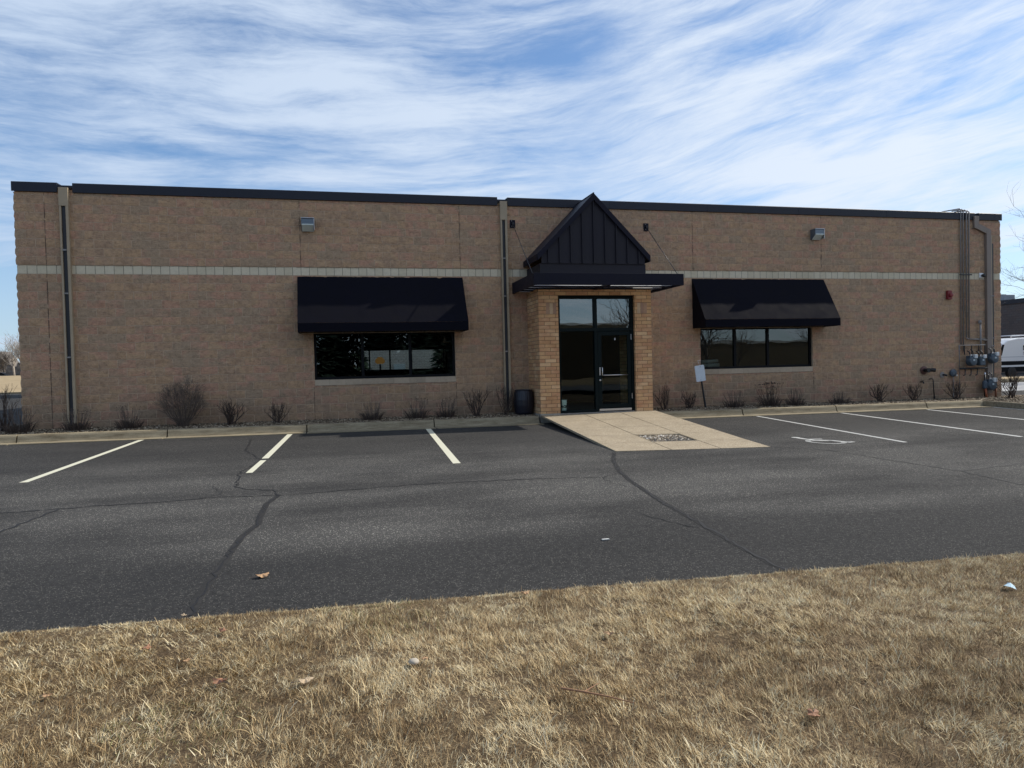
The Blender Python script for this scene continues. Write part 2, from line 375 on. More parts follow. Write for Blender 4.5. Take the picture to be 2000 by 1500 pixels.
# lawn sheet
def lawn_z(x, y):
    d = np.clip(lawn_edge(x)-y, 0, 60)
    base = gza(x, lawn_edge(x)) + .03*np.clip(d*8, 0, 1) + .022*np.clip(d, 0, 6) - .06*np.clip(d-6, 0, 8)
    return base + .018*np.sin(x*2.1+y*1.3)*np.clip(d, 0, 1) + .012*np.sin(x*5.3-y*4.1+1)*np.clip(d, 0, 1)
gx = np.concatenate([np.arange(-60, -4, 6.), np.arange(-4, 26, .25), np.arange(26, 120, 6.)])
gd = np.concatenate([[0, .04], np.arange(.15, 5, .2), np.arange(5, 18.1, 1.5)])
X, D = np.meshgrid(gx, gd); Y = lawn_edge(X)-D; Zl = lawn_z(X, Y)
V = np.stack([X.ravel(), Y.ravel(), Zl.ravel()], 1); nx = len(gx)
ii, jj = np.meshgrid(np.arange(nx-1), np.arange(len(gd)-1)); a = (jj*nx+ii).ravel()
structure(mesh_fast('lawn', V, [np.stack([a, a+nx, a+nx+1, a+1], 1)], M_soil, smooth=True))
# lip of the asphalt: a thin dark edge along the lawn
# street behind the viewer and verge beyond (seen mirrored in the glass)
structure(MB().add([(-200,-46,-.42),(250,-46,-.42),(250,-33,-.42),(-200,-33,-.42)], [(0,1,2,3)]).build('street', M_roadfar))
structure(MB().add([(-200,-120,-.40),(250,-120,-.40),(250,-46.01,-.40),(-200,-46.01,-.40)], [(0,1,2,3)]).build('verge', M_field))

# gravel beds
def bed_poly(pts, name):
    n = len(pts)
    return structure(mesh_np(name, pts, [tuple(range(n))], M_bed))
def bz(x): return gz(x, -1.6)+.165
bed_poly([(-4,-.97,bz(-4)-.02),(12.17,-.97,bz(12)-.02),(12.17,.3,bz(12)+.03),(-.1,.3,bz(0)+.08),(-.1,1.9,bz(0)+.08),(-4,1.9,bz(-4)+.05)], 'gravel_bed')
bed_poly([(15.3,-.97,bz(15.3)-.02),(27,-.97,bz(27)-.02),(34,-.97,bz(30)-.02),(34,.9,bz(30)),(28.1,.9,bz(28)),(28.1,.3,bz(28)+.04),(15.3,.3,bz(15.3)+.03)], 'gravel_bed')
bed_poly([(26.25,-.98,bz(27)-.02),(25.75,-7,gz(26,-7)+.14),(27.8,-7.2,gz(28,-7)+.14),(28.4,-.98,bz(28)-.02)], 'gravel_bed')

rng = np.random.default_rng(7)
def pebbles(name, px, py, pz, smin, smax, label, tmax=1.0):
    n = len(px); s_ = rng.uniform(smin, smax, n)
    oct_ = np.array([(1,0,0),(-1,0,0),(0,1,0),(0,-1,0),(0,0,1),(0,0,-1),(.62,.62,.55),(-.62,.6,.5),(-.6,-.62,.55),(.6,-.6,.5)])
    fc = np.array([(0,2,6),(2,4,6),(4,0,6),(2,1,7),(1,4,7),(4,2,7),(1,3,8),(3,4,8),(4,1,8),(3,0,9),(0,4,9),(4,3,9),(2,0,5),(1,2,5),(3,1,5),(0,3,5)])
    th = rng.uniform(0, 6.28, n); c, s2 = np.cos(th), np.sin(th)
    sc = np.stack([s_*rng.uniform(.8, 1.5, n), s_*rng.uniform(.6, 1, n), s_*rng.uniform(.4, .8, n)], 1)
    P = oct_[None]*sc[:, None]; P += rng.normal(0, .08, P.shape)*s_[:, None, None]
    x = P[..., 0]*c[:, None]-P[..., 1]*s2[:, None]; y = P[..., 0]*s2[:, None]+P[..., 1]*c[:, None]
    V = np.stack([x+px[:, None], y+py[:, None], P[..., 2]+pz[:, None]], 2).reshape(-1, 3)
    Fi = (fc[None]+np.arange(n)[:, None, None]*10).reshape(-1, 3)
    o = mesh_fast(name, V, [Fi], M_stone, tint=np.repeat(rng.uniform(0, 1, n)**(1 if tmax == 1 else 1.5)*tmax, 10))
    return tag(o, label, 'gravel', kind='stuff')
n = 19000
px = rng.uniform(-3.2, 30, n); py = -.985+ (1.05*rng.beta(1.1, 1.2, n)); ok = ~((px > 12.2) & (px < 15.3)); px, py = px[ok], py[ok]
px = np.concatenate([px, rng.uniform(-2.6, -.1, 1200), rng.uniform(26.2, 28.2, 900)]); py = np.concatenate([py, rng.uniform(0, 1.8, 1200), rng.uniform(-5, -1, 900)])
pz = np.array([gz(x_, -1.6) for x_ in px])+.165+np.clip(py+.95, 0, 1)*.045+rng.uniform(-.008, .012, len(px))
m_ = py < -1.0; pz[m_] = np.array([gz(a_, b_) for a_, b_ in zip(px[m_], py[m_])])+.155
pebbles('bed_gravel', px, py, pz, .014, .030, 'loose tan river pebbles filling the bed between kerb and block wall', .72)

# kerb, in cast lengths with open joints
def kerb(name, segs, prof, fn):
    m_ = MB()
    for (a, b) in segs:
        n = max(2, int(abs(b-a)/.5)+1); b0 = len(m_.v); k = len(prof)
        for i in range(n):
            s_ = a+(b-a)*i/(n-1)
            for (u, w) in prof: m_.v.append(fn(s_, u, w))
        for i in range(n-1):
            for j in range(k-1): m_.f.append((b0+i*k+j, b0+(i+1)*k+j, b0+(i+1)*k+j+1, b0+i*k+j+1))
        m_.f.append(tuple(b0+j for j in range(k))); m_.f.append(tuple(b0+(n-1)*k+j for j in range(k))[::-1])
    return structure(m_.build(name, M_kerb, smooth=False))
KP = [(-.94,-.1), (-.94,.160), (-.96,.176), (-1.08,.178), (-1.12,.165), (-1.14,.13), (-1.16,.06), (-1.18,.015), (-1.21,.004), (-1.62,.016), (-1.62,-.1)]
cuts = [-6.0, -2.8, .28, 3.3, 6.36, 9.4, 12.12]; cuts2 = [15.35, 17.95, 20.95, 24.05, 26.12]
segs = [(cuts[i]+.014, cuts[i+1]-.014) for i in range(6)]+[(cuts2[i]+.018, cuts2[i+1]-.018) for i in range(4)]
kerb('kerb', segs, KP, lambda s_, u, w: (s_, u, gz(s_, -1.6)+w))
# island kerb running toward the viewer at the right
KP2 = [(.16,-.1), (.16,.16), (.03,.165), (0,.14), (-.03,.0), (-.03,-.1)]
kerb('island_kerb', [(-.95, -7.0)], KP2, lambda s_, u, w: (26.13+(s_+1)*.09+u, s_, gz(26, s_)+w))
# dirt skirt under kerb joints
MB().box((-6,-1.59,-.3),(12.1,-.95,-.05)).build('kerb_base', M_crack)['kind'] = 'structure'

# entrance ramp slabs
def rz_(x, y): # ramp surface
    t_ = max(0, min(1, (-1.12-y)/5.95)); return .205*(1-t_)+(gz(x, -7.05)+.004)*t_
def ramp_pt(u, v):
    xl = 12.17-.28*v; xr = 15.36-.58*v; x = xl+(xr-xl)*u; y = -1.11-5.75*v-.36*u*v*1.05
    return x, y
us = [0, .355, .675, 1]; vs = [0, .235, .46, .665, .84, 1]
rm = MB()
for i in range(3):
    for j in range(5):
        g = .0034; cs = [(us[i]+g, vs[j]+g*.5), (us[i+1]-g, vs[j]+g*.25), (us[i+1]-g, vs[j+1]-g*.25), (us[i]+g, vs[j+1]-g*.25)]
        if i == 0: cs[0] = (0, cs[0][1]); cs[3] = (0, cs[3][1])
        if i == 2: cs[1] = (1, cs[1][1]); cs[2] = (1, cs[2][1])
        def quad(cs):
            P = [ramp_pt(*c) for c in cs]; top = [(x, y, rz_(x, y)) for x, y in P]; bot = [(x, y, z-.045) for (x, y, z) in top]
            rm.add(bot+top, [(4,7,6,5),(0,1,5,4),(1,2,6,5),(2,3,7,6),(3,0,4,7)])
        if i == 1 and j == 3:
            # gravel-filled opening inside this slab row: keep only a narrow frame
            u0, u1, v0, v1 = us[1]+g, us[2]-g, vs[3]+g, vs[4]-g
            hu0, hu1, hv0, hv1 = u0+.004, u1-.004, v0+.012, v1-.004
            quad([(u0,v0),(u1,v0),(u1,hv0),(u0,hv0)]); quad([(u0,hv1),(u1,hv1),(u1,v1),(u0,v1)])
            quad([(u0,hv0),(hu0,hv0),(hu0,hv1),(u0,hv1)]); quad([(hu1,hv0),(u1,hv0),(u1,hv1),(hu1,hv1)])
            hole = (hu0, hu1, hv0, hv1)
        else: quad(cs)
structure(rm.build('entrance_ramp', M_ramp))
P = [ramp_pt(u, v) for u, v in ((.09,.002),(.99,.002),(.99,.99),(.09,.99))]
structure(mesh_np('ramp_base', [(x, y, max(gz(x, y)+.003, rz_(x, y)-.060)) for x, y in P], [(0,3,2,1)], M_crack))
structure(mesh_np('ramp_bed', [(lambda p_: (p_[0], p_[1], rz_(*p_)-.048))(ramp_pt(u, v)) for u, v in ((hole[0],hole[2]),(hole[1],hole[2]),(hole[1],hole[3]),(hole[0],hole[3]))], [(0,3,2,1)], M_bed))
hu = rng.uniform(hole[0], hole[1], 2200); hv = rng.uniform(hole[2], hole[3], 2200)
hp = np.array([ramp_pt(a_, b_) for a_, b_ in zip(hu, hv)]); hz = np.array([rz_(*p_) for p_ in hp])-.045+rng.uniform(0, .022, 2200)
pebbles('ramp_gravel', hp[:, 0], hp[:, 1], hz, .016, .03, 'pale pebbles filling the square opening in the entrance ramp')

# parking stripes
def stripe(x0, y0, x1, y1, w, m, name='parking_line', skew=0):
    n = 12; V = []
    for i in range(n+1):
        t_ = i/n; x = x0+(x1-x0)*t_; y = y0+(y1-y0)*t_
        for sg in (-1, 1): V.append((x+sg*w/2, y, gz(x, y)+.004))
    Fs = [(2*i, 2*i+2, 2*i+3, 2*i+1) for i in range(n)]
    return structure(mesh_np(name, V, Fs, m))
stripe(2.87,-1.62,2.56,-7.03,.115,M_line); stripe(6.0,-1.62,5.80,-5.62,.115,M_line); stripe(5.79,-5.84,5.70,-7.2,.10,M_line)
stripe(9.19,-1.62,8.93,-7.3,.125,M_line)
stripe(18.1,-1.62,17.5,-7.5,.09,M_line2); stripe(20.75,-1.62,20.18,-7.55,.11,M_line2); stripe(23.62,-1.62,23.1,-7.5,.11,M_line2); stripe(25.95,-1.65,25.45,-7.5,.11,M_line2)
# wheelchair symbol painted on the bay
def symbol():
    m_ = MB(); c0 = (16.24, -6.72)
    def P(u, v): x = c0[0]+u*.58; y = c0[1]+v*.62-.10*u; return (x, y, gz(x, y)+.005)
    def disc(cu, cv, r, k=18):
        b = len(m_.v); m_.v += [P(cu+r*math.cos(6.2832*i/k), cv+r*math.sin(6.2832*i/k)) for i in range(k)]; m_.f.append(tuple(b+i for i in range(k)))
    def line(pts, w):
        for (a, b) in zip(pts, pts[1:]):
            d = Vector((b[0]-a[0], b[1]-a[1])); n_ = Vector((-d.y, d.x)).normalized()*w/2; e = d.normalized()*w*.3
            q_ = [(a[0]+n_.x-e.x, a[1]+n_.y-e.y), (b[0]+n_.x+e.x, b[1]+n_.y+e.y), (b[0]-n_.x+e.x, b[1]-n_.y+e.y), (a[0]-n_.x-e.x, a[1]-n_.y-e.y)]
            m_.add([P(*c) for c in q_], [(0,1,2,3)][::-1])
    disc(-.28, .88, .13)
    line([(-.27,.70),(-.20,-.02),(.28,-.05),(.52,-.62)], .19); line([(.46,-.60),(.70,-.52)], .15); line([(-.24,.36),(.22,.32)], .15)
    arc = [(-.08+.50*math.cos(a_), -.34+.50*math.sin(a_)) for a_ in np.linspace(R(135), R(338), 18)]
    line(arc, .15)
    o = m_.build('wheelchair_symbol', M_line2); return structure(o)
symbol()

# cracks
def crack(pts, w=.022, seed=0, name='pavement_crack', m=M_crack, jit=.03, z=.0045, var=1.0):
    r_ = random.Random(seed); P = [Vector(p) for p in pts]; Q = []
    for a, b in zip(P, P[1:]):
        n = max(1, int((b-a).length/.09))
        for i in range(n): Q.append(a.lerp(b, i/n)+Vector((r_.uniform(-jit, jit), r_.uniform(-jit, jit))))
    Q.append(P[-1]); V = []
    for i, q_ in enumerate(Q):
        d = (Q[min(i+1, len(Q)-1)]-Q[max(0, i-1)]).normalized(); n_ = Vector((-d.y, d.x)); ww = w*(1+var*r_.uniform(-.55, .25))/2
        for sg in (-1, 1): c = q_+n_*ww*sg; V.append((c.x, c.y, gz(c.x, c.y)+z))
    Fs = [(2*i, 2*i+1, 2*i+3, 2*i+2) for i in range(len(Q)-1)]
    structure(mesh_np(name, V, Fs, m))
CR = dict(A=([(5.22,-2.35),(5.34,-4.33),(5.72,-5.72),(5.56,-7.21),(5.61,-7.7),(5.66,-8.37),(5.81,-8.62),(6.16,-8.84),(6.28,-9.22)], .024),
 A2=([(6.28,-9.22),(6.17,-9.78),(6.16,-10.5),(6.18,-10.81),(6.07,-11.41),(6.03,-12.23),(6.0,-12.82),(5.98,-13.25),(5.99,-13.62)], .02),
 B=([(-3,-9.6),(0,-9.5),(2.86,-9.38),(3.78,-9.28),(4.51,-9.25),(5.64,-9.13),(6.28,-9.24),(6.59,-9.24),(7.98,-9.01),(9.42,-9.07),(10.73,-9.28),(11.05,-9.0)], .024),
 C=([(11.82,-6.96),(11.44,-7.86),(11.16,-8.76),(10.97,-9.63),(10.82,-10.62),(10.74,-11.24),(10.68,-11.92),(10.62,-12.6),(10.56,-13.16),(10.52,-13.62),(10.52,-13.9)], .032),
 D=([(14.79,-7.14),(15.46,-7.98),(15.61,-9.26),(15.75,-10.47),(15.62,-11.54),(15.5,-12.3)], .026), E=([(15.75,-10.47),(16.61,-10.27),(17.17,-10.2),(19,-10.1)], .02),
 Fx=([(5.76,-5.75),(6.87,-6.2),(8.29,-6.04)], .016), H=([(3.4,-11.6),(3.55,-10.68),(3.77,-9.32)], .03), I=([(10.28,-11.61),(10.36,-12.01),(10.56,-12.36)], .016), J=([(10.73,-9.28),(10.65,-9.69),(10.78,-10.25)], .010),
 K=([(5.62,-7.7),(5.3,-8.2),(5.55,-8.9),(5.3,-9.15)], .010))
for i, (k, (pts, w)) in enumerate(CR.items()): crack([Vector(p) for p in pts], w, i)
for k in ('A2', 'C'): crack([Vector(p) for p in CR[k][0]], .075, 40, 'faded_sealer_band', M_sealer, .004, .0022, .12)

# ================================================================== LAWN GRASS
def flow(x, y):
    return 1.9*np.sin(x*.9+.7*np.sin(y*1.3)+.4)+1.5*np.sin(y*1.7-x*.6+1.1)+.9*np.sin(x*3.1+y*2.3)
def vnoise(x, y, s, seed):
    r_ = np.random.default_rng(seed); T = r_.random((64, 64)); u, v = x*s, y*s
    i, j = np.floor(u).astype(int), np.floor(v).astype(int); fu, fv = u-i, v-j; fu = fu*fu*(3-2*fu); fv = fv*fv*(3-2*fv)
    g_ = lambda a, b: T[a % 64, b % 64]
    return (g_(i,j)*(1-fu)+g_(i+1,j)*fu)*(1-fv)+(g_(i,j+1)*(1-fu)+g_(i+1,j+1)*fu)*fv
def blades(n, x0, x1, d0, d1, hmin, hmax, wmin, wmax, seed, tuft=0.0, lean0=1.12):
    r_ = np.random.default_rng(seed)
    if tuft > 0:
        nt = n//26; tx = r_.uniform(x0, x1, nt); td = r_.uniform(d0, d1, nt); ta = r_.uniform(0, 6.28, nt); th = r_.uniform(.55, 1.35, nt); tt = r_.normal(0, 1, nt)
        i = r_.integers(0, nt, n); a = r_.uniform(0, 6.28, n); rr = tuft*r_.random(n)**.6
        x = tx[i]+np.cos(a)*rr; d = td[i]+np.sin(a)*rr; hs = th[i]; ts = tt[i]; rad = a
    else:
        x = r_.uniform(x0, x1, n); d = r_.uniform(d0, d1, n); hs = np.ones(n); ts = np.zeros(n); rad = r_.uniform(0, 6.28, n)
    k = (d > d0) & (d < d1); x, d, hs, ts, rad = x[k], d[k], hs[k], ts[k], rad[k]; y = lawn_edge(x)-d
    cl = vnoise(x, y, 6.5, 1); cl2 = vnoise(x, y, 2.6, 2); cl3 = vnoise(x, y, 15, 5)
    keep = r_.random(len(x)) < np.clip(.55+.6*cl+1.1*(cl3-.45), .08, 1); x, y, d, cl, cl2, cl3, hs, ts, rad = [a_[keep] for a_ in (x, y, d, cl, cl2, cl3, hs, ts, rad)]; n = len(x)
    z = lawn_z(x, y)-.004
    hgt = r_.uniform(hmin, hmax, n)*hs*(.7+.5*cl)*np.clip(.35+d*1.6, .35, 1.0)
    fl = flow(x, y)*.7+.4; ux = np.cos(fl)*.62+np.cos(rad)*1.05+r_.normal(0, .6, n); uy = np.sin(fl)*.62+np.sin(rad)*1.05+r_.normal(0, .6, n)
    ang = np.arctan2(uy, ux); lean = np.clip(r_.normal(lean0, .24, n)+.35*(cl2-.5), .15, 1.5)
    dx, dy = np.cos(ang), np.sin(ang); w = r_.uniform(wmin, wmax, n)
    pa = ang+np.pi/2+r_.normal(0, .5, n); wx, wy = np.cos(pa)*w/2, np.sin(pa)*w/2
    V = np.zeros((n, 7, 3)); sg_ = hgt/3; px_, py_, pz_ = x, y, z; cv = r_.uniform(.05, .34, n); sw = r_.normal(0, .13, n)
    V[:, 0] = np.stack([x-wx, y-wy, z], 1); V[:, 1] = np.stack([x+wx, y+wy, z], 1)
    for q_ in range(3):
        l = lean-.45+cv*q_; an = ang+sw*q_; px_ = px_+np.cos(an)*np.sin(l)*sg_; py_ = py_+np.sin(an)*np.sin(l)*sg_; pz_ = np.maximum(pz_+np.cos(l)*sg_, z+.005)
        f = (1, .75, 0)[q_]
        if q_ < 2:
            V[:, 2+2*q_] = np.stack([px_-wx*f, py_-wy*f, pz_], 1); V[:, 3+2*q_] = np.stack([px_+wx*f, py_+wy*f, pz_], 1)
        else: V[:, 6] = np.stack([px_, py_, pz_], 1)
    b = np.arange(n)[:, None]*7; quads = np.concatenate([b+np.array([[0,1,3,2]]), b+np.array([[2,3,5,4]])]); tris = b+np.array([[4,5,6]])
    big = vnoise(x, y, .9, 8); tint = np.clip(.46+.20*r_.normal(0, 1, n)+.17*ts+.26*(cl2-.5)+.14*(big-.5)+.50*(cl3-.5), .02, .95)
    gr = (vnoise(x, y, 1.1, 11) > .72) & (r_.random(n) < .15); tint[gr] = 1.0
    return V.reshape(-1, 3), quads, tris, np.repeat(tint, 7)
parts_ = [blades(400000, .8, 14.0, 0.0, 3.3, .024, .070, .0012, .0024, 3, .05), blades(250000, .8, 14.0, 0.0, 3.3, .02, .055, .0014, .0028, 9, 0, 1.2),
          blades(30000, -4, 24, 0.0, 3.2, .035, .09, .003, .005, 4, .08), blades(9000, .8, 14.5, -.03, 3.4, .07, .13, .002, .0036, 6, 0, .95)]
Vs, Q_, T_, tn = [], [], [], []; b = 0
for v, qd, tr_, ti in parts_: Vs.append(v); Q_.append(qd+b); T_.append(tr_+b); tn.append(ti); b += len(v)
tag(mesh_fast('grass', np.concatenate(Vs), [np.concatenate(Q_), np.concatenate(T_)], M_blade, np.concatenate(tn)),
    'dry straw coloured winter grass matted across the foreground lawn', 'grass', kind='stuff')

# ================================================================== BUILDING
B = thing('commercial_building', 'long single storey tan split-face block building with dark coping and brick entrance', 'building', (0,0,0))
S4 = .0508
def wall_grid():
    xi = np.arange(0, 553); zi = np.arange(-76, 38)      # x = i*S4 (0..28.04), z = 3.9+j*S4
    X, Zg = np.meshgrid(xi*S4, 3.9+zi*S4); J, I = np.meshgrid(zi, xi, indexing='ij')
    r_ = np.random.default_rng(5)
    f = lambda s_, sd: vnoise(X+3, Zg+3, s_, sd)
    disp = .013*f(9, 21)+.012*f(16, 22)+.015*(r_.random(X.shape))
    # recess at the joints (every 4th row; vertical joints alternate)
    rj = (J % 4 == 0); course = np.floor_divide(J, 4); vj = ((I+np.where(course % 2 == 0, 0, 4)) % 8 == 0)
    disp = disp*np.where(rj | vj, .8, 1.0)
    Xd = X.copy(); bulge_ = .022*vnoise(Zg+9, X*0+.5, 6, 30)*np.abs(np.sin((J % 4)/4*math.pi))+.01*r_.random(X.shape)
    bl = .010*r_.random(X.shape)+.020*np.abs(np.sin(((J % 4)+.0)/4*math.pi))*(.4+vnoise(Zg+2, X*0, 4.9, 31))
    Xd[:, 0] -= bl[:, 0]; Xd[:, -1] += bl[:, -1]
    V = np.stack([Xd.ravel(), -disp.ravel(), Zg.ravel()], 1); nx = len(xi)
    i2, j2 = np.meshgrid(np.arange(nx-1), np.arange(len(zi)-1)); cx, cz = (xi[i2]+.5)*S4, 3.9+(zi[j2]+.5)*S4
    hole = ((cx > 6.553) & (cx < 10.16) & (cz > 1.258) & (cz < 2.478)) | ((cx > 17.32) & (cx < 21.03) & (cz > 1.258) & (cz < 2.478)) | \
           ((cx > 12.34) & (cx < 15.14) & (cz < 3.39)) | ((cz > 3.9) & (cz < 4.103)) | ((cx > 6.553) & (cx < 10.16) & (cz < 1.258) & (cz > 1.106)) | ((cx > 17.32) & (cx < 21.03) & (cz < 1.258) & (cz > 1.106))
    a = (j2*nx+i2)[~hole].ravel()
    return mesh_fast('front_wall', V, [np.stack([a, a+1, a+nx+1, a+nx], 1)], M_wall, parent=B)
wall_grid()
# side, rear walls and roof deck
MB().box((.0,.02,-.2),(.22,30,5.8)).build('side_wall', M_wall, B)
MB().box((27.82,.02,-.2),(28.03,30,5.8)).build('side_wall', M_wall, B)
rw = MB(); rw.box((.23,21.8,-.2),(7.9,22,5.8)).box((13.2,21.8,-.2),(27.8,22,5.8)).box((7.9,21.8,-.2),(13.2,22,1.42)).box((7.9,21.8,2.6),(13.2,22,5.8)).build('rear_wall', M_wall, B)
MB().box((.1,.05,5.45),(27.9,29.9,5.55)).build('roof_deck', mat('roof_membrane', (.05,.05,.05), .9), B)
MB().box((0.0,.004,5.5),(28.03,.2,5.86)).build('parapet_backing', M_wall, B)
MB().box((0.0,-.006,3.902),(28.04,.1,4.101)).build('band_course', M_band, B, bevel=.003)
for (x, za, zb) in ((.61,.1,3.89),(.61,4.11,5.77),(6.30,4.11,5.77),(10.36,4.11,5.77),(17.13,4.11,5.77),(21.38,4.11,5.77),(6.53,.05,1.1),(10.17,.05,1.1),(21.06,0,1.1)):
    MB().box((x-.0042,-.022,za),(x+.0042,.0,zb)).build('control_joint', mat('joint_sealant', (.06,.045,.035), .9), B)
# coping
def coping(x0, x1):
    m_ = MB().prism([(-.055,5.795),(-.055,6.00),(-.045,6.015),(.32,6.03),(.32,5.80),(.30,5.80),(.30,6.01),(-.03,5.99),(-.03,5.795)], 'x', x0, x1)
    return m_.build('coping', M_coping, B)
coping(-.04,.90); coping(1.22,11.40); coping(11.68,27.02); coping(27.18,28.09)
for (a, b) in ((.90,1.22),(11.40,11.68),(27.02,27.18)): MB().box((a-.03,-.048,5.90),(b+.03,.31,5.955)).build('scupper_lip', M_coping, B)
# small splice seams in the coping
for x in (3.9,7.0,10.0,14.6,17.6,20.6,23.7): MB().box((x,-.059,5.797),(x+.10,-.054,6.003)).build('coping_splice', M_coping, B)

# windows
def window(x0, x1, z0, z1, mull, jamb_right=0):
    fr = MB(); y0, y1 = .045, .12; w = .055
    fr.box((x0,y0,z1-w),(x1,y1,z1)).box((x0,y0,z0),(x1,y1,z0+w+.01)).box((x0,y0,z0+w+.01),(x0+w,y1,z1-w)).box((x1-w,y0,z0+w+.01),(x1,y1,z1-w))
    for mx in mull: fr.box((mx-.035,y0-.004,z0+w+.01),(mx+.035,y1,z1-w))
    f = fr.build('window', M_frame, B)
    eds = [x0+w]+[e for mx in mull for e in (mx-.035, mx+.035)]+[x1-w]
    for a, b in zip(eds[::2], eds[1::2]): MB().add([(a,.085,z0+.06),(b,.085,z0+.06),(b,.085,z1-.05),(a,.085,z1-.05)], [(0,1,2,3)]).build('pane', M_glass, f)
    # returns of the opening
    MB().box((x0-.004,-.012,z1),(x1+.004,.2,z1+.03)).build('lintel', M_sill, B)
    MB().box((x0-.004,-.020,z0-.150),(x1+.012,.13,z0-.002)).build('sill', M_sill, B, bevel=.004)
    MB().box((x0-.03,.0,z0),(x0-.001,.2,z1)).build('jamb', M_sill, B); MB().box((x1+.001,.0,z0),(x1+.03,.2,z1)).build('jamb', M_sill, B)
window(6.553, 10.16, 1.262, 2.474, (7.76, 8.98)); window(17.32, 21.03, 1.262, 2.474, (18.47, 19.56))

# entrance portico of brick
PX0, PX1, PY = 12.17, 15.30, -1.10
pb = MB(); pb.box((PX0,PY,.06),(12.70,-.0,3.46)).box((14.83,PY,.0),(PX1,0,3.46)).box((12.70,PY,3.29),(14.83,0,3.46))
pb.build('brick_surround', M_brick, B)
MB().box((PX0-.004,PY-.012,-.02),(12.70,-.2,.235)).build('footing', M_conc, B)
M_acc = [mat('accent_brick_a', (.42,.26,.17), .85, var=.1), mat('accent_brick_b', (.54,.39,.25), .85, var=.1), mat('accent_brick_c', (.36,.225,.155), .85, var=.1)]
for sx0 in (12.375, 15.0-.10):
    for i in range(3):
        MB().box((sx0+i*.094,PY-.005,2.808),(sx0+i*.094+.086,PY+.02,3.088)).build('soldier_brick', M_acc[(i+(sx0 > 14)) % 3], B, bevel=.002)
# storefront: frame, fixed lights, transoms, door
FY0, FY1 = -1.00, -.88
sf = MB(); sf.box((12.70,FY0,3.21),(14.83,FY1,3.29)).box((12.70,FY0,.21),(12.775,FY1,3.21)).box((14.755,FY0,.21),(14.83,FY1,3.21)).box((13.715,FY0,.21),(13.80,FY1,3.21))
sf.box((12.775,FY0,2.36),(13.715,FY1,2.44)).box((13.80,FY0,2.36),(14.755,FY1,2.44)).box((12.775,FY0,.21),(13.715,FY1,.29))
S = sf.build('storefront', M_frameg, B)
for (a, b, c, d) in ((12.775,13.715,2.44,3.21),(13.80,14.755,2.44,3.21),(12.775,13.715,.29,2.36)):
    MB().add([(a,-.94,c),(b,-.94,c),(b,-.94,d),(a,-.94,d)], [(0,1,2,3)]).build('pane', M_glasst if c > 2.4 else M_glassd, S)
MB().box((12.72,FY0-.03,.195),(14.82,FY1,.222)).build('threshold', M_alum, S)
dr = MB(); dx0, dx1 = 13.81, 14.745
dr.box((dx0,-.985,2.24),(dx1,-.935,2.35)).box((dx0,-.985,.24),(dx1,-.935,.42)).box((dx0,-.985,.42),(dx0+.10,-.935,2.24)).box((dx1-.10,-.985,.42),(dx1,-.935,2.24))
Dd = dr.build('door', M_frameg, B, bevel=.003)
MB().add([(dx0+.1,-.96,.42),(dx1-.1,-.96,.42),(dx1-.1,-.96,2.24),(dx0+.1,-.96,2.24)], [(0,1,2,3)]).build('pane', M_glassd, Dd)
MB().tube([(13.90,-.99,1.18),(13.90,-1.05,1.19),(13.90,-1.05,1.39),(13.90,-.99,1.40)], .012).build('handle', M_alum, Dd, smooth=True)
MB().box((13.835,-1.0,1.19),(13.87,-.984,1.40)).build('handle_plate', M_alum, Dd)
MB().lathe([(.022,0),(.022,-.015),(.012,-.02)], (13.855,-.985,1.06), 'y', 14).build('lock_cylinder', M_alum, Dd)
MB().tube([(13.92,-1.0,1.19),(14.64,-1.0,1.185)], .013).build('push_bar', M_alum, Dd, smooth=True)
MB().box((dx0+.01,-.997,.245),(dx1-.01,-.984,.30)).build('door_sweep', M_alum, Dd)
for z in (.55, 2.12): MB().tube([(14.75,-1.0,z),(14.75,-1.0,z+.14)], .011).build('hinge', M_alum, Dd)
MB().box((14.28,-1.0,2.11),(14.30,-.984,2.17)).build('door_badge', M_alum, Dd)

# downspouts
def downspout(x0, x1, zb, zbox, straps):
    w = x1-x0; D_ = -.115
    body = MB().box((x0,D_,zbox),(x1,.0,5.895))
    body.box((x0+.004,D_+.004,zb),(x0+.045,.0,zbox)).box((x1-.062,D_+.004,zb),(x1-.004,.0,zbox)).box((x0+.045,-.03,zb),(x1-.062,-.015,zbox))
    o = body.build('downspout', M_down, B, bevel=.003)
    MB().box((x0+.046,-.065,zb+.02),(x1-.063,-.031,zbox-.001)).build('channel', M_slot, o)
    for z in straps: MB().box((x0+.045,D_-.004,z),(x1-.07,D_+.01,z+.035)).build('strap', M_galv, o)
downspout(.94, 1.14, .32, 5.47, (4.43, 3.42, 1.93)); downspout(11.46, 11.65, .30, 5.40, (4.36, 3.35, 1.87))
ds = MB().box((26.96,-.10,5.52),(27.14,-.0,5.90)).box((27.42,-.11,.25),(27.60,-.0,5.46))
ds.prism([(26.96,5.54),(27.14,5.66),(27.60,5.48),(27.60,5.36),(27.42,5.36)][::-1], 'y', -.105, -.001)
o = ds.build('downspout', mat('weathered_brown_duct', (.22,.175,.145), .55, var=.12, vscale=3), B, bevel=.003)
MB().box((27.605,-.095,.28),(27.64,-.0,5.3)).build('flange', M_down, o); MB().box((27.645,-.06,.3),(27.73,-.0,5.05)).build('channel', M_slot, o)
for z in (3.35, 2.0, 1.75): MB().box((27.56,-.12,z),(27.70,-.11,z+.03)).build('strap', M_galv, o)

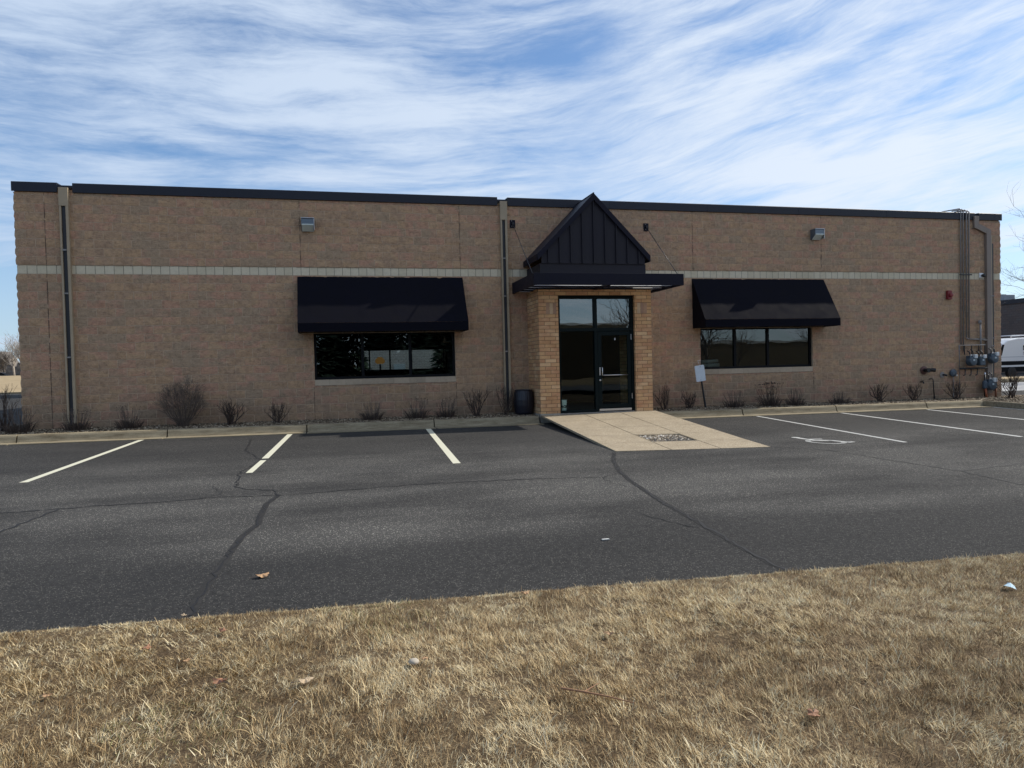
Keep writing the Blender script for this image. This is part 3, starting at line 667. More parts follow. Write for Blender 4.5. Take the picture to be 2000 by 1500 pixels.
# interior rooms
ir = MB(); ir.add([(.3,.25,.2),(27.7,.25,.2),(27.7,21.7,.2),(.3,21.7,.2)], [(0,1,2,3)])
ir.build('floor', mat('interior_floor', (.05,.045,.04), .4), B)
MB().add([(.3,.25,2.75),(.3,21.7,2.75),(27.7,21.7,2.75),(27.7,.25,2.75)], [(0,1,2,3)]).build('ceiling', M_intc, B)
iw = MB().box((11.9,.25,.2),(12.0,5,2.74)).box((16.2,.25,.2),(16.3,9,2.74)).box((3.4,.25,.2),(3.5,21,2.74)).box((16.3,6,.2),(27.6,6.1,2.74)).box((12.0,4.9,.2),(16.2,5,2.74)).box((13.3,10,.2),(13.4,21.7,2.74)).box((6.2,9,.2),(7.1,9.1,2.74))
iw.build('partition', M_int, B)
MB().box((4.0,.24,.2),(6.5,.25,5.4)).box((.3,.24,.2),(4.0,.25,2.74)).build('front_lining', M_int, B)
rwf = MB().box((7.9,21.85,1.42),(13.2,21.9,1.48)).box((7.9,21.85,2.54),(13.2,21.9,2.6))
for x in (7.9, 8.56, 8.98, 10.1, 11.3, 13.12): rwf.box((x-.03,21.85,1.48),(x+.05,21.9,2.54))
f_ = rwf.build('rear_window', M_frame, B)
MB().add([(7.9,21.87,1.48),(13.2,21.87,1.48),(13.2,21.87,2.54),(7.9,21.87,2.54)], [(0,1,2,3)]).build('pane', glass_mat('clear_glass', (.9,.95,.93), .0), f_)
# objects in the left room
wd = thing('stacked_boards', 'orange brown boards leaning inside the left window', 'boards', (8.45,3.0,.25))
for i in range(6):
    a = MB().box((-.02+.07*i,-.6,.0),(.02+.07*i,.6,.05)); a.v = [(x-.55+z*0, y, 1.12+(x+.1)*-.75+z) for x, y, z in a.v]
    a.build('board', mat('stained_wood', (.42,.20,.07), .5, var=.3), wd)
lp = thing('amber_object', 'small amber object with added glow, glimpsed through the left window', 'object', (8.60,6.5,.42))
MB().tube([(0,0,0),(0,0,1.25)], .03).build('stand', M_black, lp)
mla, q, p = nmat('amber_glow_body'); p.inputs['Base Color'].default_value = (.8,.4,.12,1); p.inputs['Emission Color'].default_value = (1,.50,.16,1); p.inputs['Emission Strength'].default_value = .16  # emission added so the amber object shows in the dark room
MB().lathe([(.10,1.26),(.17,1.32),(.15,1.42),(.06,1.50)], (0,0,0), 'z', 16).build('glow_body', mla, lp, smooth=True)
ds_ = thing('office_desk', 'dark desk standing behind the left window', 'desk', (9.6,7.4,.2))
MB().box((-1.1,-.4,1.08),(1.6,.4,1.13)).build('desk_top', M_int, ds_, bevel=.005); MB().box((-1.0,-.35,0),(-.4,.35,1.08)).build('pedestal', M_int, ds_); MB().box((.9,-.35,0),(1.5,.35,1.08)).build('pedestal', M_int, ds_)
rl = thing('reflection_shapes', 'two white shapes added on the inside ledge, standing in for a reflection in the right window', 'shapes', (17.85,.42,1.30))  # white shapes added in place of a reflection on the glass
MB().tube([(-.32,0,.06),(.30,.02,.07)], .062, 14).build('roll', M_white, rl, smooth=True); MB().tube([(-.25,.03,.18),(.28,.05,.20)], .05, 14).build('roll', M_white, rl, smooth=True)
MB().box((17.32,.13,1.20),(21.03,.6,1.24)).build('inside_ledge', M_int, B)
bk = thing('plastic_bucket', 'white plastic bucket with black lettering standing inside the entrance glass', 'bucket', (12.86,-.80,.22))
MB().lathe([(.095,0),(.108,.26),(.118,.262),(.118,.285),(.112,.285),(.112,.33),(.119,.332),(.119,.345),(.105,.345),(.103,.30)], (0,0,0), 'z', 28).build('pail', mat('white_plastic', (.9,.95,.93), .4), bk, smooth=False)
text_mesh('lettering', 'ACE', .085, (-.005,-.112,.17), (R(90),0,0), M_black, bk, .003, .25, .003)
MB().box((12.6,-.88,.14),(15.0,5,.215)).build('vestibule_floor', mat('interior_floor', (.05,.045,.04), .4), B)
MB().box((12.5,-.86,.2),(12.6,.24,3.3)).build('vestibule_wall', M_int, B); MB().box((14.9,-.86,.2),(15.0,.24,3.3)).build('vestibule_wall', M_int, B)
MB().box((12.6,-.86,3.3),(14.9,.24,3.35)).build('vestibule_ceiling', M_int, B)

# ================================================================== AWNINGS
def awning(x0, x1, label, sx=0):
    T = thing('window_awning', label, 'awning', ((x0+x1)/2,0,3.87), group='fabric awnings over the windows')
    h = (x1-x0)/2; P = [(-.02,0),(-.75,-1.21),(-.76,-1.43)]; nx_, nz_ = 60, 16; V = []; Fs = []
    r_ = random.Random(int(x0*10)); ph = r_.uniform(0, 6)
    for k in range(nz_+1):
        t_ = k/nz_; y = P[0][0]+(P[1][0]-P[0][0])*t_; z = P[0][1]+(P[1][1]-P[0][1])*t_
        for i in range(nx_+1):
            x = -h+2*h*i/nx_; sag = -.012*math.sin(math.pi*t_)*(1-abs(math.cos(math.pi*4*i/nx_))*.6)+.003*math.sin(9*x+ph+4*t_)
            V.append((x, y-sag*-.8+ (-.006 if sag < -.008 else 0), z+sag))
    for k in range(nz_):
        for i in range(nx_): a = k*(nx_+1)+i; Fs.append((a, a+nx_+1, a+nx_+2, a+1))
    mesh_np('slope_panel', V, Fs, M_fabric, T, smooth=True)
    MB().box((-h,-.762,-1.43),(h,-.750,-1.215)).build('valance', M_fabric, T, bevel=.003)
    for sg in (-1, 1):
        xx = sg*h; MB().prism([(-.02,0),(-.75,-1.21),(-.755,-1.43),(-.02,-1.43)], 'x', xx-.006, xx+.006).build('end_panel', M_fabric, T)
    fr = MB().tube([(-h+.01,-.74,-1.42),(h-.01,-.74,-1.42)], .012).tube([(-h+.01,-.035,-1.42),(h-.01,-.035,-1.42)], .012)
    for i in range(5):
        x = -h+.02+(2*h-.04)*i/4; fr.tube([(x,-.035,-.09),(x,-.715,-1.235),(x,-.72,-1.41),(x,-.04,-1.41)], .011, 6)
    fr.build('frame', M_black, T)
    MB().box((-h+.05,-.045,-1.435),(h-.05,-.014,-1.415)).build('edge_rail', M_sill, T)
    return T
awning(6.21, 10.40, 'dark navy fabric awning over the left window, between the two drainpipes'); awning(17.09, 21.44, 'dark navy fabric awning over the right window, right of the entrance')
# thin bird droppings / scuffs on left awning
# ================================================================== WALL LAMPS
def wall_lamp(x, z, label):
    T = thing('wall_lamp', label, 'wall lamp', (x,-.01,z), group='square wall lamps high on the facade')
    MB().prism([(0,.15),(-.20,.15),(-.235,.13),(-.235,-.02),(-.03,-.15),(0,-.15)], 'x', -.155, .155).build('housing', mat('slate_lamp_metal', (.12,.15,.18), .3, metal=.4), T, bevel=.008)
    MB().prism([(-.24,-.025),(-.242,.0),(-.065,-.142),(-.06,-.158)], 'x', -.14, .14).build('lens', mat('frosted_lamp_lens', (.62,.70,.68), .15, spec=.6), T)
    fr = MB().box((.15,-.245,-.14),(.158,-.002,.15)).box((-.158,-.245,.148),(.158,-.002,.156)).build('trim', M_alum, T)
wall_lamp(6.50, 5.15, 'square grey wall lamp above the left awning'); wall_lamp(21.17, 5.20, 'square grey wall lamp above the right awning')

# ================================================================== ENTRANCE CANOPY
CN = thing('entrance_canopy', 'flat dark navy canopy with standing seam gable and two hanger rods over the door', 'canopy', (0,0,0))
cx0, cx1, cyf, cz0, cz1 = 11.76, 15.72, -2.17, 3.435, 3.725
fa = MB().box((cx0,cyf,cz0),(cx1,cyf+.05,cz1)).box((cx0,cyf+.05,cz0),(cx0+.05,-.02,cz1)).box((cx1-.05,cyf+.05,cz0),(cx1,-.02,cz1))
fa.build('fascia', M_canopy, CN, bevel=.004)
for y in (-.62, -1.12, -1.62): MB().box((cx0+.05,y-.02,3.44),(cx1-.05,y+.02,3.475)).build('purlin', M_canopy, CN)
# corrugated soffit, ribs run along the facade
n = 260; V = []; ys_ = np.linspace(cyf+.06, -.03, n)
for y in ys_:
    z = 3.53+.045*math.sin(y*2*math.pi/.30)
    V += [(cx0+.06,y,z),(cx1-.06,y,z)]
M_soff, q, p = nmat('translucent_corrugated_sheet'); M_soff.node_tree.nodes.remove(p); tl = q.n('BsdfTranslucent', {'Color': (.62,.64,.66,1)}); df = q.n('BsdfDiffuse', {'Color': (.7,.7,.72,1)})
q.l.new(q.n('MixShader', {0: .45, 1: tl.outputs[0], 2: df.outputs[0]}).outputs[0], [n_ for n_ in M_soff.node_tree.nodes if n_.type == 'OUTPUT_MATERIAL'][0].inputs[0])
mesh_np('corrugated_roof', V, [(2*i,2*i+1,2*i+3,2*i+2) for i in range(n-1)], M_soff, CN, smooth=True)
MB().box((13.68,cyf+.06,3.43),(13.76,-.03,3.478)).build('beam', M_canopy, CN)
for sx_, x in ((0, 11.81), (1, 15.69)):
    MB().box((x-.075,-.035,5.205),(x+.075,-.015,5.42)).build('anchor_plate', M_canopy, CN, bevel=.003)
    MB().tube([(x,-.05,5.31),(x+(.0),-1.9,3.74)], .010).build('hanger_rod', mat('dark_steel_rod', (.035,.035,.04), .35, metal=.6), CN, smooth=True)
    MB().lathe([(.012,0),(.012,-.02),(.006,-.03)], (x-.03,-.035,5.39), 'y', 8).build('bolt', M_alum, CN); MB().lathe([(.012,0),(.012,-.02),(.006,-.03)], (x-.02,-.035,5.25), 'y', 8).build('bolt', M_alum, CN)
    MB().box((x-.02,-.10,5.28),(x+.02,-.035,5.34)).build('clevis', M_black, CN)
# gable
gf = -1.34; gl, gr_, ge, ga, gm = 12.10, 15.19, 4.30, 5.885, 13.645
gw = MB().prism([(gl+.13,4.085),(gr_-.13,4.085),(gr_-.13,ge+.02),(gm,ga-.10),(gl+.13,ge+.02)], 'y', gf+.05, gf+.10)
gw.build('gable_wall', M_seam, CN)
for x in (12.407,12.715,13.02,13.33,13.642,13.955,14.26,14.57,14.885):
    top = ge+(ga-ge)*(1-abs(x-gm)/(gr_-gm))-.10
    MB().box((x-.014,gf+.012,4.10),(x+.014,gf+.051,top)).build('seam', M_seam, CN)
for sg, e in ((-1, gl), (1, gr_)):
    th = .07; L = math.hypot(gm-e, ga-ge); nx_, nz_ = -(ga-ge)/L*sg*-1, abs(gm-e)/L
    # roof slab (upper face through apex and eave)
    MB().prism([(e,ge),(gm,ga),(gm,ga-.10),(e,ge-.085)][::sg], 'y', gf, .0).build('roof_slope', M_seam, CN)
    MB().prism([(e,ge-.0+.006),(gm,ga+.006),(gm,ga-.165),(e+(-sg)*.012,ge-.15)][::sg], 'y', gf-.022, gf-.002).build('rake_trim', M_canopy, CN)
    MB().box((e-.012 if sg < 0 else e-.0,gf,ge-.15),(e if sg < 0 else e+.012,0,ge+.004)).build('eave_trim', M_canopy, CN)
MB().tube([(gm,gf-.02,ga+.004),(gm,0,ga+.004)], .02, 6).build('ridge_cap', M_canopy, CN)
MB().box((12.19,-1.26,3.702),(15.09,-.01,4.084)).build('gable_base', M_seam, CN)

# ================================================================== UTILITIES
al = thing('fire_alarm_horn', 'red fire alarm horn with clear strobe on the wall below the band', 'fire alarm', (26.0,-.02,3.40))
MB().box((-.10,-.09,-.14),(.06,0,.14)).build('housing', mat('red_alarm_plastic', (.20,.015,.02), .5), al, bevel=.015)
MB().lathe([(.062,0),(.062,-.05),(.03,-.06)], (-.01,-.09,-.01), 'y', 16).build('horn', mat('red_alarm_plastic'), al)
MB().box((.065,-.07,-.03),(.12,-.005,.05)).build('strobe', M_white, al, bevel=.01)
cm = thing('security_camera', 'small pale security camera on the smooth band beside the right drainpipe', 'camera', (27.29,-.01,4.03))
MB().box((-.09,-.03,-.075),(.06,0,.075)).build('mount', M_white, cm, bevel=.005); MB().lathe([(.048,-.03),(.048,-.11),(.03,-.13)], (.02,0,-.01), 'y', 16).build('lens_barrel', M_black, cm)

cd = thing('conduit_run', 'four grey vertical conduits climbing over the coping at the right end', 'conduit', (0,0,0))
for i, (x, zb, yy) in enumerate(((26.46,1.82,-.06),(26.555,1.60,-.06),(26.66,2.06,-.08),(26.755,1.99,-.08))):
    MB().tube([(x-.12+.3*(i == 0)*-1, .25, 6.08+.03*(i % 2)),(x-.03,-.05,6.13-.02*i),(x,yy-.01,6.08-.02*i),(x,yy,5.9),(x-.03,yy,zb)], .018+.004*(i > 1), 8).build('pipe', M_galv, cd, smooth=True)
MB().box((26.36,-.125,4.02),(26.82,-.09,4.055)).build('clamp', M_black, cd)
MB().tube([(26.62,-.08,2.06),(26.66,-.08,2.0),(27.44,-.09,1.95)], .02).build('elbow_run', M_galv, cd, smooth=True)
MB().tube([(26.70,-.08,1.99),(27.44,-.07,2.01)], .012).build('elbow_run', M_galv, cd, smooth=True)

gp = thing('gas_pipe_rack', 'grey gas pipe frame that carries the meters beside the right corner', 'pipe rack', (0,0,0))
MB().tube([(26.30,-.12,.12),(26.30,-.12,1.80),(27.30,-.12,1.80)], .022).build('riser', M_galv, gp, smooth=True)
MB().tube([(26.30,-.14,1.06),(27.35,-.14,1.06)], .028).build('lower_header', M_black, gp, smooth=True)
for x in (26.50, 26.78, 27.05, 27.30): MB().tube([(x,-.12,1.80),(x,-.12,1.5)], .016).build('drop', M_black, gp)
for x in (26.43, 26.66, 26.90): MB().tube([(x+.05,-.16,1.05),(x+.04,-.17,.92),(x,-.2,.86),(x-.06,-.2,.84)], .016, 6).build('stub', M_black, gp, smooth=True)
MB().tube([(27.15,-.10,2.5),(27.16,-.10,1.5)], .028).build('vent_pipe', M_galv, gp, smooth=True)
MB().lathe([(.04,0),(.055,.03),(.05,.10),(.0,.12)], (27.13,-.10,2.48), 'z', 10).build('vent_cap', M_galv, gp)
M_meter = mat('blue_grey_meter', (.055,.08,.105), .4, var=.25, vscale=12)
def meter(x, z, label, s_=1.0, box=False):
    T = thing('gas_meter', label, 'gas meter', (x,-.16,z), group='gas meters on the pipe rack')
    if box: MB().box((-.12*s_,-.16,-.17*s_),(.11*s_,.02,.15*s_)).build('case', M_meter, T, bevel=.03)
    else:
        m_ = MB().lathe([(.13*s_,.03),(.155*s_,.0),(.155*s_,-.10),(.13*s_,-.16),(.05,-.17)], (0,0,-.01), 'y', 22)
        m_.box((-.13*s_,-.13,0),(.13*s_,.02,.16*s_)); m_.build('case', M_meter, T, bevel=.006)
    MB().box((.0,-.20,.08*s_),(.11*s_,-.12,.20*s_)).build('index_box', mat('pale_index_cover', (.60,.64,.66), .3), T, bevel=.012)
    MB().box((-.10*s_,-.13,.16*s_),(-.03,-.05,.20*s_)).build('union', M_alum, T, bevel=.005)
    MB().box((-.045,-.182,-.005),(.015,-.17,.05)).build('badge', mat('pale_badge', (.40,.48,.52), .4), T)
    MB().tube([(-.06,-.06,.19*s_),(-.06,-.05,.28*s_),(-.08,.02,.32*s_)], .017, 8).tube([(.07,-.06,.19*s_),(.07,-.05,.30*s_),(.02,.0,.36*s_)], .015, 8).build('feed_pipe', M_black, T, smooth=True)
    return T
meter(26.66, 1.30, 'round blue-grey gas meter at the left end of the rack'); meter(27.02, 1.30, 'boxy blue-grey gas meter between two round ones on the rack', .92, True)
meter(27.50, 1.36, 'round gas meter highest and nearest the building corner'); meter(27.40, .52, 'lowest gas meter standing over the orange pipes', 1.1)
rg = thing('gas_regulator', 'dark pipe regulator with orange lower pipe beside the lowest meter', 'regulator', (27.20,-.2,0))
MB().tube([(0,0,.15),(0,0,.85)], .028).build('pipe', M_black, rg, smooth=True)
MB().lathe([(.05,.40),(.075,.43),(.075,.60),(.05,.66)], (.0,0,0), 'z', 14).build('body', M_meter, rg)
MB().lathe([(.028,.84),(.034,.86),(.014,.92)], (0,0,0), 'z', 10).build('cap', M_alum, rg)
MB().tube([(0.02,-.05,.08),(0,-.02,.40)], .034).build('orange_riser', M_orange, rg, smooth=True)
cp = thing('copper_riser', 'short rust brown riser pipe at the foot of the right drainpipe', 'pipe', (27.68,-.15,0))
MB().tube([(0,0,.1),(0,0,.42)], .03).build('riser', mat('rusty_pipe', (.20,.075,.035), .7), cp, smooth=True); MB().lathe([(.04,.40),(.04,.45),(.02,.47)], (0,0,0), 'z', 10).build('collar', M_black, cp)
rm_ = thing('round_pipe_fitting', 'round blue-grey pressure fitting on the wall left of the pipe rack', 'fitting', (26.10,-.03,.93))
MB().lathe([(.10,0),(.12,-.03),(.12,-.07),(.06,-.10)], (0,0,0), 'y', 20).build('disc', M_meter, rm_); MB().box((.03,-.14,-.10),(.07,-.09,-.05)).build('valve', M_alum, rm_)
MB().tube([(0,-.05,-.1),(0,-.05,-.80)], .014).build('pipe', M_galv, rm_)
ho = thing('pipe_outlet', 'small dark elbow outlet on the wall left of the round fitting', 'outlet', (25.75,-.03,.88))
MB().tube([(0,0,0),(.0,-.07,0),(.06,-.1,-.02)], .03).build('spout', M_black, ho, smooth=True); MB().lathe([(.09,0),(.09,-.012)], (-.03,0,0), 'y', 18).build('escutcheon', M_galv, ho)
fd = thing('fire_department_connection', 'dark brass twin hose inlet sticking out of the wall right of the window', 'hose inlet', (25.05,-.02,1.04))
MB().lathe([(.13,0),(.13,-.02),(.08,-.03)], (-.02,0,0), 'y', 20).build('wall_plate', mat('dark_brass', (.10,.05,.045), .45, metal=.5), fd)
MB().lathe([(.055,-.02),(.055,-.14),(.07,-.15),(.07,-.20)], (0,0,0), 'y', 14).tube([(0,-.1,0),(.13,-.2,.01)], .05).tube([(.10,-.18,.01),(.20,-.24,.0)], .06).build('inlet', M_black, fd)
hb = thing('wall_faucet', 'small black hose faucet low on the wall left of the thin riser', 'faucet', (24.92,-.02,.68))
MB().tube([(0,0,0),(0,-.10,0),(0,-.12,-.05)], .022).build('spout', M_black, hb); MB().lathe([(.045,.0),(.045,.015)], (0,-.08,.045), 'z', 12).build('wheel', M_black, hb)
pr = thing('thin_pipe_riser', 'thin black riser pipe with elbow standing in the gravel right of the faucet', 'pipe', (25.30,-.10,0))
MB().tube([(-.07,.07,.76),(-.05,0,.77),(0,0,.76),(.01,0,.70),(.05,0,.12)], .016).build('pipe', M_black, pr, smooth=True); MB().lathe([(.03,0),(.03,.05)], (.048,0,.16), 'z', 10).build('collar', M_black, pr)

# ================================================================== SIGN, BARREL
sg_ = thing('parking_sign', 'blank pale sign plate leaning on a black post beside the right window', 'sign', (17.20,-.40,.10))
po = MB().tube([(0.05,0,0),(-.10,0,1.0),(-.155,.0,1.28)], [.030,.026,.02], 8).build('post', M_black, sg_)
sp_ = MB(); 
def rrect(w, h, r, k=5):
    P = []
    for (cx_, cz_, a0) in ((w/2-r,h/2-r,0),(-w/2+r,h/2-r,90),(-w/2+r,-h/2+r,180),(w/2-r,-h/2+r,270)):
        for i in range(k+1): a_ = R(a0+90*i/k); P.append((cx_+r*math.cos(a_), cz_+r*math.sin(a_)))
    return P
sp_.prism(rrect(.295,.455,.03), 'y', -.006, 0)
so = sp_.build('plate', mat('pale_blue_aluminium', (.56,.63,.70), .45, var=.08, vscale=9), sg_); so.location = (-.135,-.04,1.055); so.rotation_euler = (0,R(-7),0)
tg = MB().tube([(-.06,0,0),(.0,0,-.12)], .006, 6).tube([(-.06,0,0),(.03,0,.02)], .006, 6).tube([(.03,0,.02),(.03,0,-.12)], .006, 6).build('top_bracket', M_alum, sg_); tg.location = (-.135,-.02,1.41)
MB().lathe([(.008,-.01),(.008,0)], (-.135,-.046,1.24), 'y', 8).build('bolt', M_black, sg_); MB().lathe([(.008,-.01),(.008,0)], (-.12,-.046,.87), 'y', 8).build('bolt', M_black, sg_)
ba = thing('ribbed_barrel', 'near black ribbed plastic barrel planter beside the brick entrance', 'barrel', (11.90,-.42,bz(12)+.02))
MB().lathe([(.20,0),(.235,.06),(.262,.25),(.265,.40),(.245,.58),(.225,.635),(.235,.65),(.235,.665),(.21,.668),(.20,.60)], (0,0,0), 'z', 64, ramp_=.022).build('body', mat('black_ribbed_plastic', (.010,.011,.020), .35), ba)
MB().lathe([(.205,.60),(.15,.615)], (0,0,0), 'z', 24).build('soil', M_bed, ba)

# ================================================================== SHRUBS AND TREES
def twigs(mb, base, d, length, rad, depth, r_, spread=.5, k=4, ratio=.72, kids=(2, 3), up=.15, wig=.14, tips=None):
    n = 3; pts = [Vector(base)]; dd = Vector(d).normalized(); seg = length/n
    for i in range(n):
        dd = (dd+Vector((r_.gauss(0, wig), r_.gauss(0, wig), r_.gauss(0, wig)+up*.3))).normalized(); pts.append(pts[-1]+dd*seg)
    rs = [rad*(1-.4*i/n) for i in range(n+1)]; 
    if depth == 0: rs[-1] = rad*.25
    mb.tube(pts, rs, k, False)
    if depth == 0:
        if tips is not None: tips.append(pts[-1])
        return
    for j in range(r_.randint(*kids)):
        at_ = pts[-1] if j == 0 else pts[r_.choice((1, 2, 3))]
        a = Vector((r_.gauss(0, 1), r_.gauss(0, 1), r_.gauss(0, 1))).normalized()
        nd = (dd+a*spread+Vector((0,0,up))).normalized()
        twigs(mb, at_, nd, length*ratio*r_.uniform(.75, 1.15), rad*.62, depth-1, r_, spread, max(3, k-1), ratio, kids, up, wig, tips)
def fit(mb, h, w):
    v = np.array(mb.v); zt = max(v[:, 2].max(), .01); wx = np.percentile(np.abs(v[:, 0]), 99.5); wy = np.percentile(np.abs(v[:, 1]), 99.5)
    v[:, 2] = np.where(v[:, 2] > 0, v[:, 2]*h/zt, v[:, 2]); v[:, 0] *= w/2/wx; v[:, 1] *= min(w/2, .5)/max(wy, .01); mb.v = [tuple(q_) for q_ in v]
    return h/zt
def shrub(kind, x, y, h, w, seed, label, group, m=None):
    if kind != 'round': w *= 1.42; h *= 1.2
    r_ = random.Random(seed); z = bz(x)+.03 if y > -1 else gz(x, y)+.12
    T = thing({'bush': 'bare_bush', 'round': 'round_bush', 'tuft': 'dead_perennial', 'seed': 'dead_perennial'}[kind], label, 'shrub' if kind in ('bush', 'round') else 'plant', (x,y,z), group)
    if kind == 'bush':
        mb = MB(); ns = 15
        for i in range(ns):
            a = 6.28*i/ns+r_.uniform(-.4, .4); sp = r_.uniform(.15, .62)
            twigs(mb, (r_.gauss(0, .04), r_.gauss(0, .03), -.03), (math.cos(a)*sp, math.sin(a)*sp, 1), h*.5, .0115, 3, r_, .45, 4, .56, (2, 3), .30, .16)
        fit(mb, h, w); mb.build('stems', m or M_twigd, T)
    elif kind == 'round':
        mb = MB()
        for i in range(62):
            a = 2.4*i; f = (i+.5)/62; el_ = math.acos(1-1.25*f); R_ = r_.uniform(.75, 1.05)
            tip = Vector((math.cos(a)*math.sin(el_)*.56*R_, math.sin(a)*math.sin(el_)*.46*R_, .60+.62*math.cos(el_)*R_)); b0 = Vector((math.cos(a)*.07, math.sin(a)*.06, -.03))
            mid = Vector((tip.x*.62, tip.y*.62, tip.z*.42)); pts = [b0, b0.lerp(mid, .5)+Vector((0,0,.04)), mid, mid.lerp(tip, .5)+Vector((0,0,.03)), tip]
            mb.tube(pts, [.0085,.0075,.006,.0045,.002], 4, False)
            for j in range(6):
                k_ = r_.uniform(.35, 1); p_ = mid.lerp(tip, k_) if k_ > .4 else b0.lerp(mid, .9)
                d = (tip-mid).normalized()+Vector((r_.gauss(0, .5), r_.gauss(0, .5), r_.gauss(0, .35)))
                twigs(mb, p_, d, .17, .0042, 2, r_, .6, 3, .7, (2, 3), .05, .16)
        fit(mb, h, w); mb.build('stems', m or M_twig, T)
    else:
        tu = MB()
        for i in range(150):
            a = r_.uniform(0, 6.28); sp = r_.random()**.6; L = h*r_.uniform(.15, .5); b = (math.cos(a)*w*.36*sp, math.sin(a)*w*.26*sp, -.02)
            e = (b[0]+math.cos(a)*sp*L*.9, b[1]+math.sin(a)*sp*L*.7, L*r_.uniform(.4, 1)); mid = ((b[0]+e[0])/2, (b[1]+e[1])/2, L*.7)
            tu.tube([b, mid, e], [.006, .005, .001], 3, False)
        tu.build('basal_tuft', M_twigd, T)
        st = MB(); tips = []
        for i in range(30):
            a = r_.uniform(0, 6.28); sp = r_.random()*.75
            twigs(st, (math.cos(a)*w*.15, math.sin(a)*w*.1, 0), (math.cos(a)*sp, math.sin(a)*sp*.6, 1), h*.62, .0052, 1, r_, .35, 3, .45, (1, 3), .2, .08, tips)
        kz = h/max(v_[2] for v_ in st.v); st.v = [(a_, b_, c_*kz if c_ > 0 else c_) for a_, b_, c_ in st.v]
        st.build('flower_stems', M_twig if kind == 'tuft' else M_twigd, T)
        if kind == 'seed' or seed % 2:
            hd = MB()
            for p_ in tips:
                if r_.random() < (.75 if kind == 'seed' else .35):
                    s_ = .024 if kind == 'seed' else .013; hd.lathe([(s_*.3,-s_*.4),(s_,0),(s_*.8,s_*.5),(s_*.2,s_*.7)], (p_[0], p_[1], p_[2]*kz), 'z', 6)
            if hd.v: hd.build('seed_heads', M_twigd, T)
    return T
GB, GP = 'leafless bushes along the wall', 'dead perennial clumps in the gravel bed'
for a in [
 ('bush', -.30,-.25,.95,.7,1,'bare bush at the left corner of the building, reaching past the wall edge',GB),
 ('bush', -1.15,.2,.7,.6,31,'low bare bush cut by the left edge of the photo',GB),
 ('tuft', .12,-.55,.50,.5,2,'ragged dead clump at the foot of the left building corner',GP),
 ('tuft', 1.26,-.5,.42,.5,3,'dead clump at the foot of the left drainpipe',GP),
 ('tuft', 2.36,-.5,.45,.45,5,'dead clump between the left drainpipe and the big round bush',GP),
 ('round', 3.52,-.48,1.26,1.22,4,'tall round dense grey leafless bush left of the window',GB),
 ('bush', 4.58,-.48,.55,.5,6,'small bare bush right beside the big round bush',GB),
 ('bush', 5.67,-.48,.48,.45,7,'small bare bush just left of the left window joint',GB),
 ('tuft', 7.93,-.52,.42,.45,8,'leftmost dead clump under the left window',GP),
 ('tuft', 9.05,-.50,.45,.5,9,'middle dead clump under the left window',GP),
 ('tuft', 9.81,-.50,.42,.45,13,'dead clump below the right end of the left window',GP),
 ('bush', 10.62,-.48,.66,.55,11,'bare forked bush between the left window and the middle drainpipe',GB),
 ('bush', 11.40,-.45,.70,.45,12,'bare bush beside the ribbed barrel',GB),
 ('bush', 15.88,-.55,.66,.6,14,'bare bush just right of the brick entrance',GB),
 ('bush', 16.72,-.42,.42,.4,15,'small bare bush beside the sign post',GB),
 ('tuft', 18.08,-.5,.42,.5,16,'leftmost dead clump under the right window',GP),
 ('seed', 19.25,-.5,.58,.55,17,'dead plant with dark seed heads under the right window',GP),
 ('tuft', 20.07,-.5,.44,.5,18,'dead clump below the right end of the right window',GP),
 ('tuft', 21.58,-.5,.32,.55,20,'low dead clump right of the right window joint',GP),
 ('bush', 23.0,-.45,.50,.5,21,'bare bush between the right window and the hose inlet',GB),
 ('bush', 24.25,-.45,.48,.4,22,'thin bare bush below the wall faucet',GB),
 ('bush', 25.80,-.45,.55,.5,23,'bare bush left of the gas pipe rack',GB),
 ('bush', 27.75,-.62,.78,.9,24,'wide bare bush at the right corner of the building',GB),
]: shrub(a[0], a[1], a[2], a[3], a[4], a[5], a[6], a[7])

def bare_tree(x, y, z, h, seed, label, group=None, m=None, depth=5, rad=.16, spread=.6, multi=1, kids=(2, 3)):
    r_ = random.Random(seed); T = thing('bare_tree', label, 'tree', (x,y,z), group); tr = MB(); br = MB(); m = m or M_barkd
    for s_ in range(multi):
        lean = Vector((r_.gauss(0, .08 if multi == 1 else .25), r_.gauss(0, .08), 1)).normalized(); top = lean*h*.42
        pts = [Vector((0,0,-.2)), lean*h*.15, lean*h*.3+Vector((r_.gauss(0, .03*h*.3), 0, 0)), top]
        tr.tube(pts, [rad*1.2, rad, rad*.85, rad*.6], 8)
        for j in range(9):
            f = r_.uniform(.35, 1); p_ = Vector((0,0,0)).lerp(top, f); a = r_.uniform(0, 6.28)
            twigs(br, p_, (math.cos(a)*spread*1.2, math.sin(a)*spread*1.2, 1), h*.20, rad*.42, depth-1, r_, spread, 5, .76, kids, .14, .14)
    tr.build('trunk', m, T); br.build('branches', m, T)
    return T
def copy_tree(o, loc, rz, sc, label):
    c = o.copy(); COL.objects.link(c); c.location = loc; c.rotation_euler = (0,0,rz); c.scale = (sc,)*3; c['label'] = label
    for ch in list(o.children):
        d = ch.copy(); COL.objects.link(d); d.parent = c
    return c
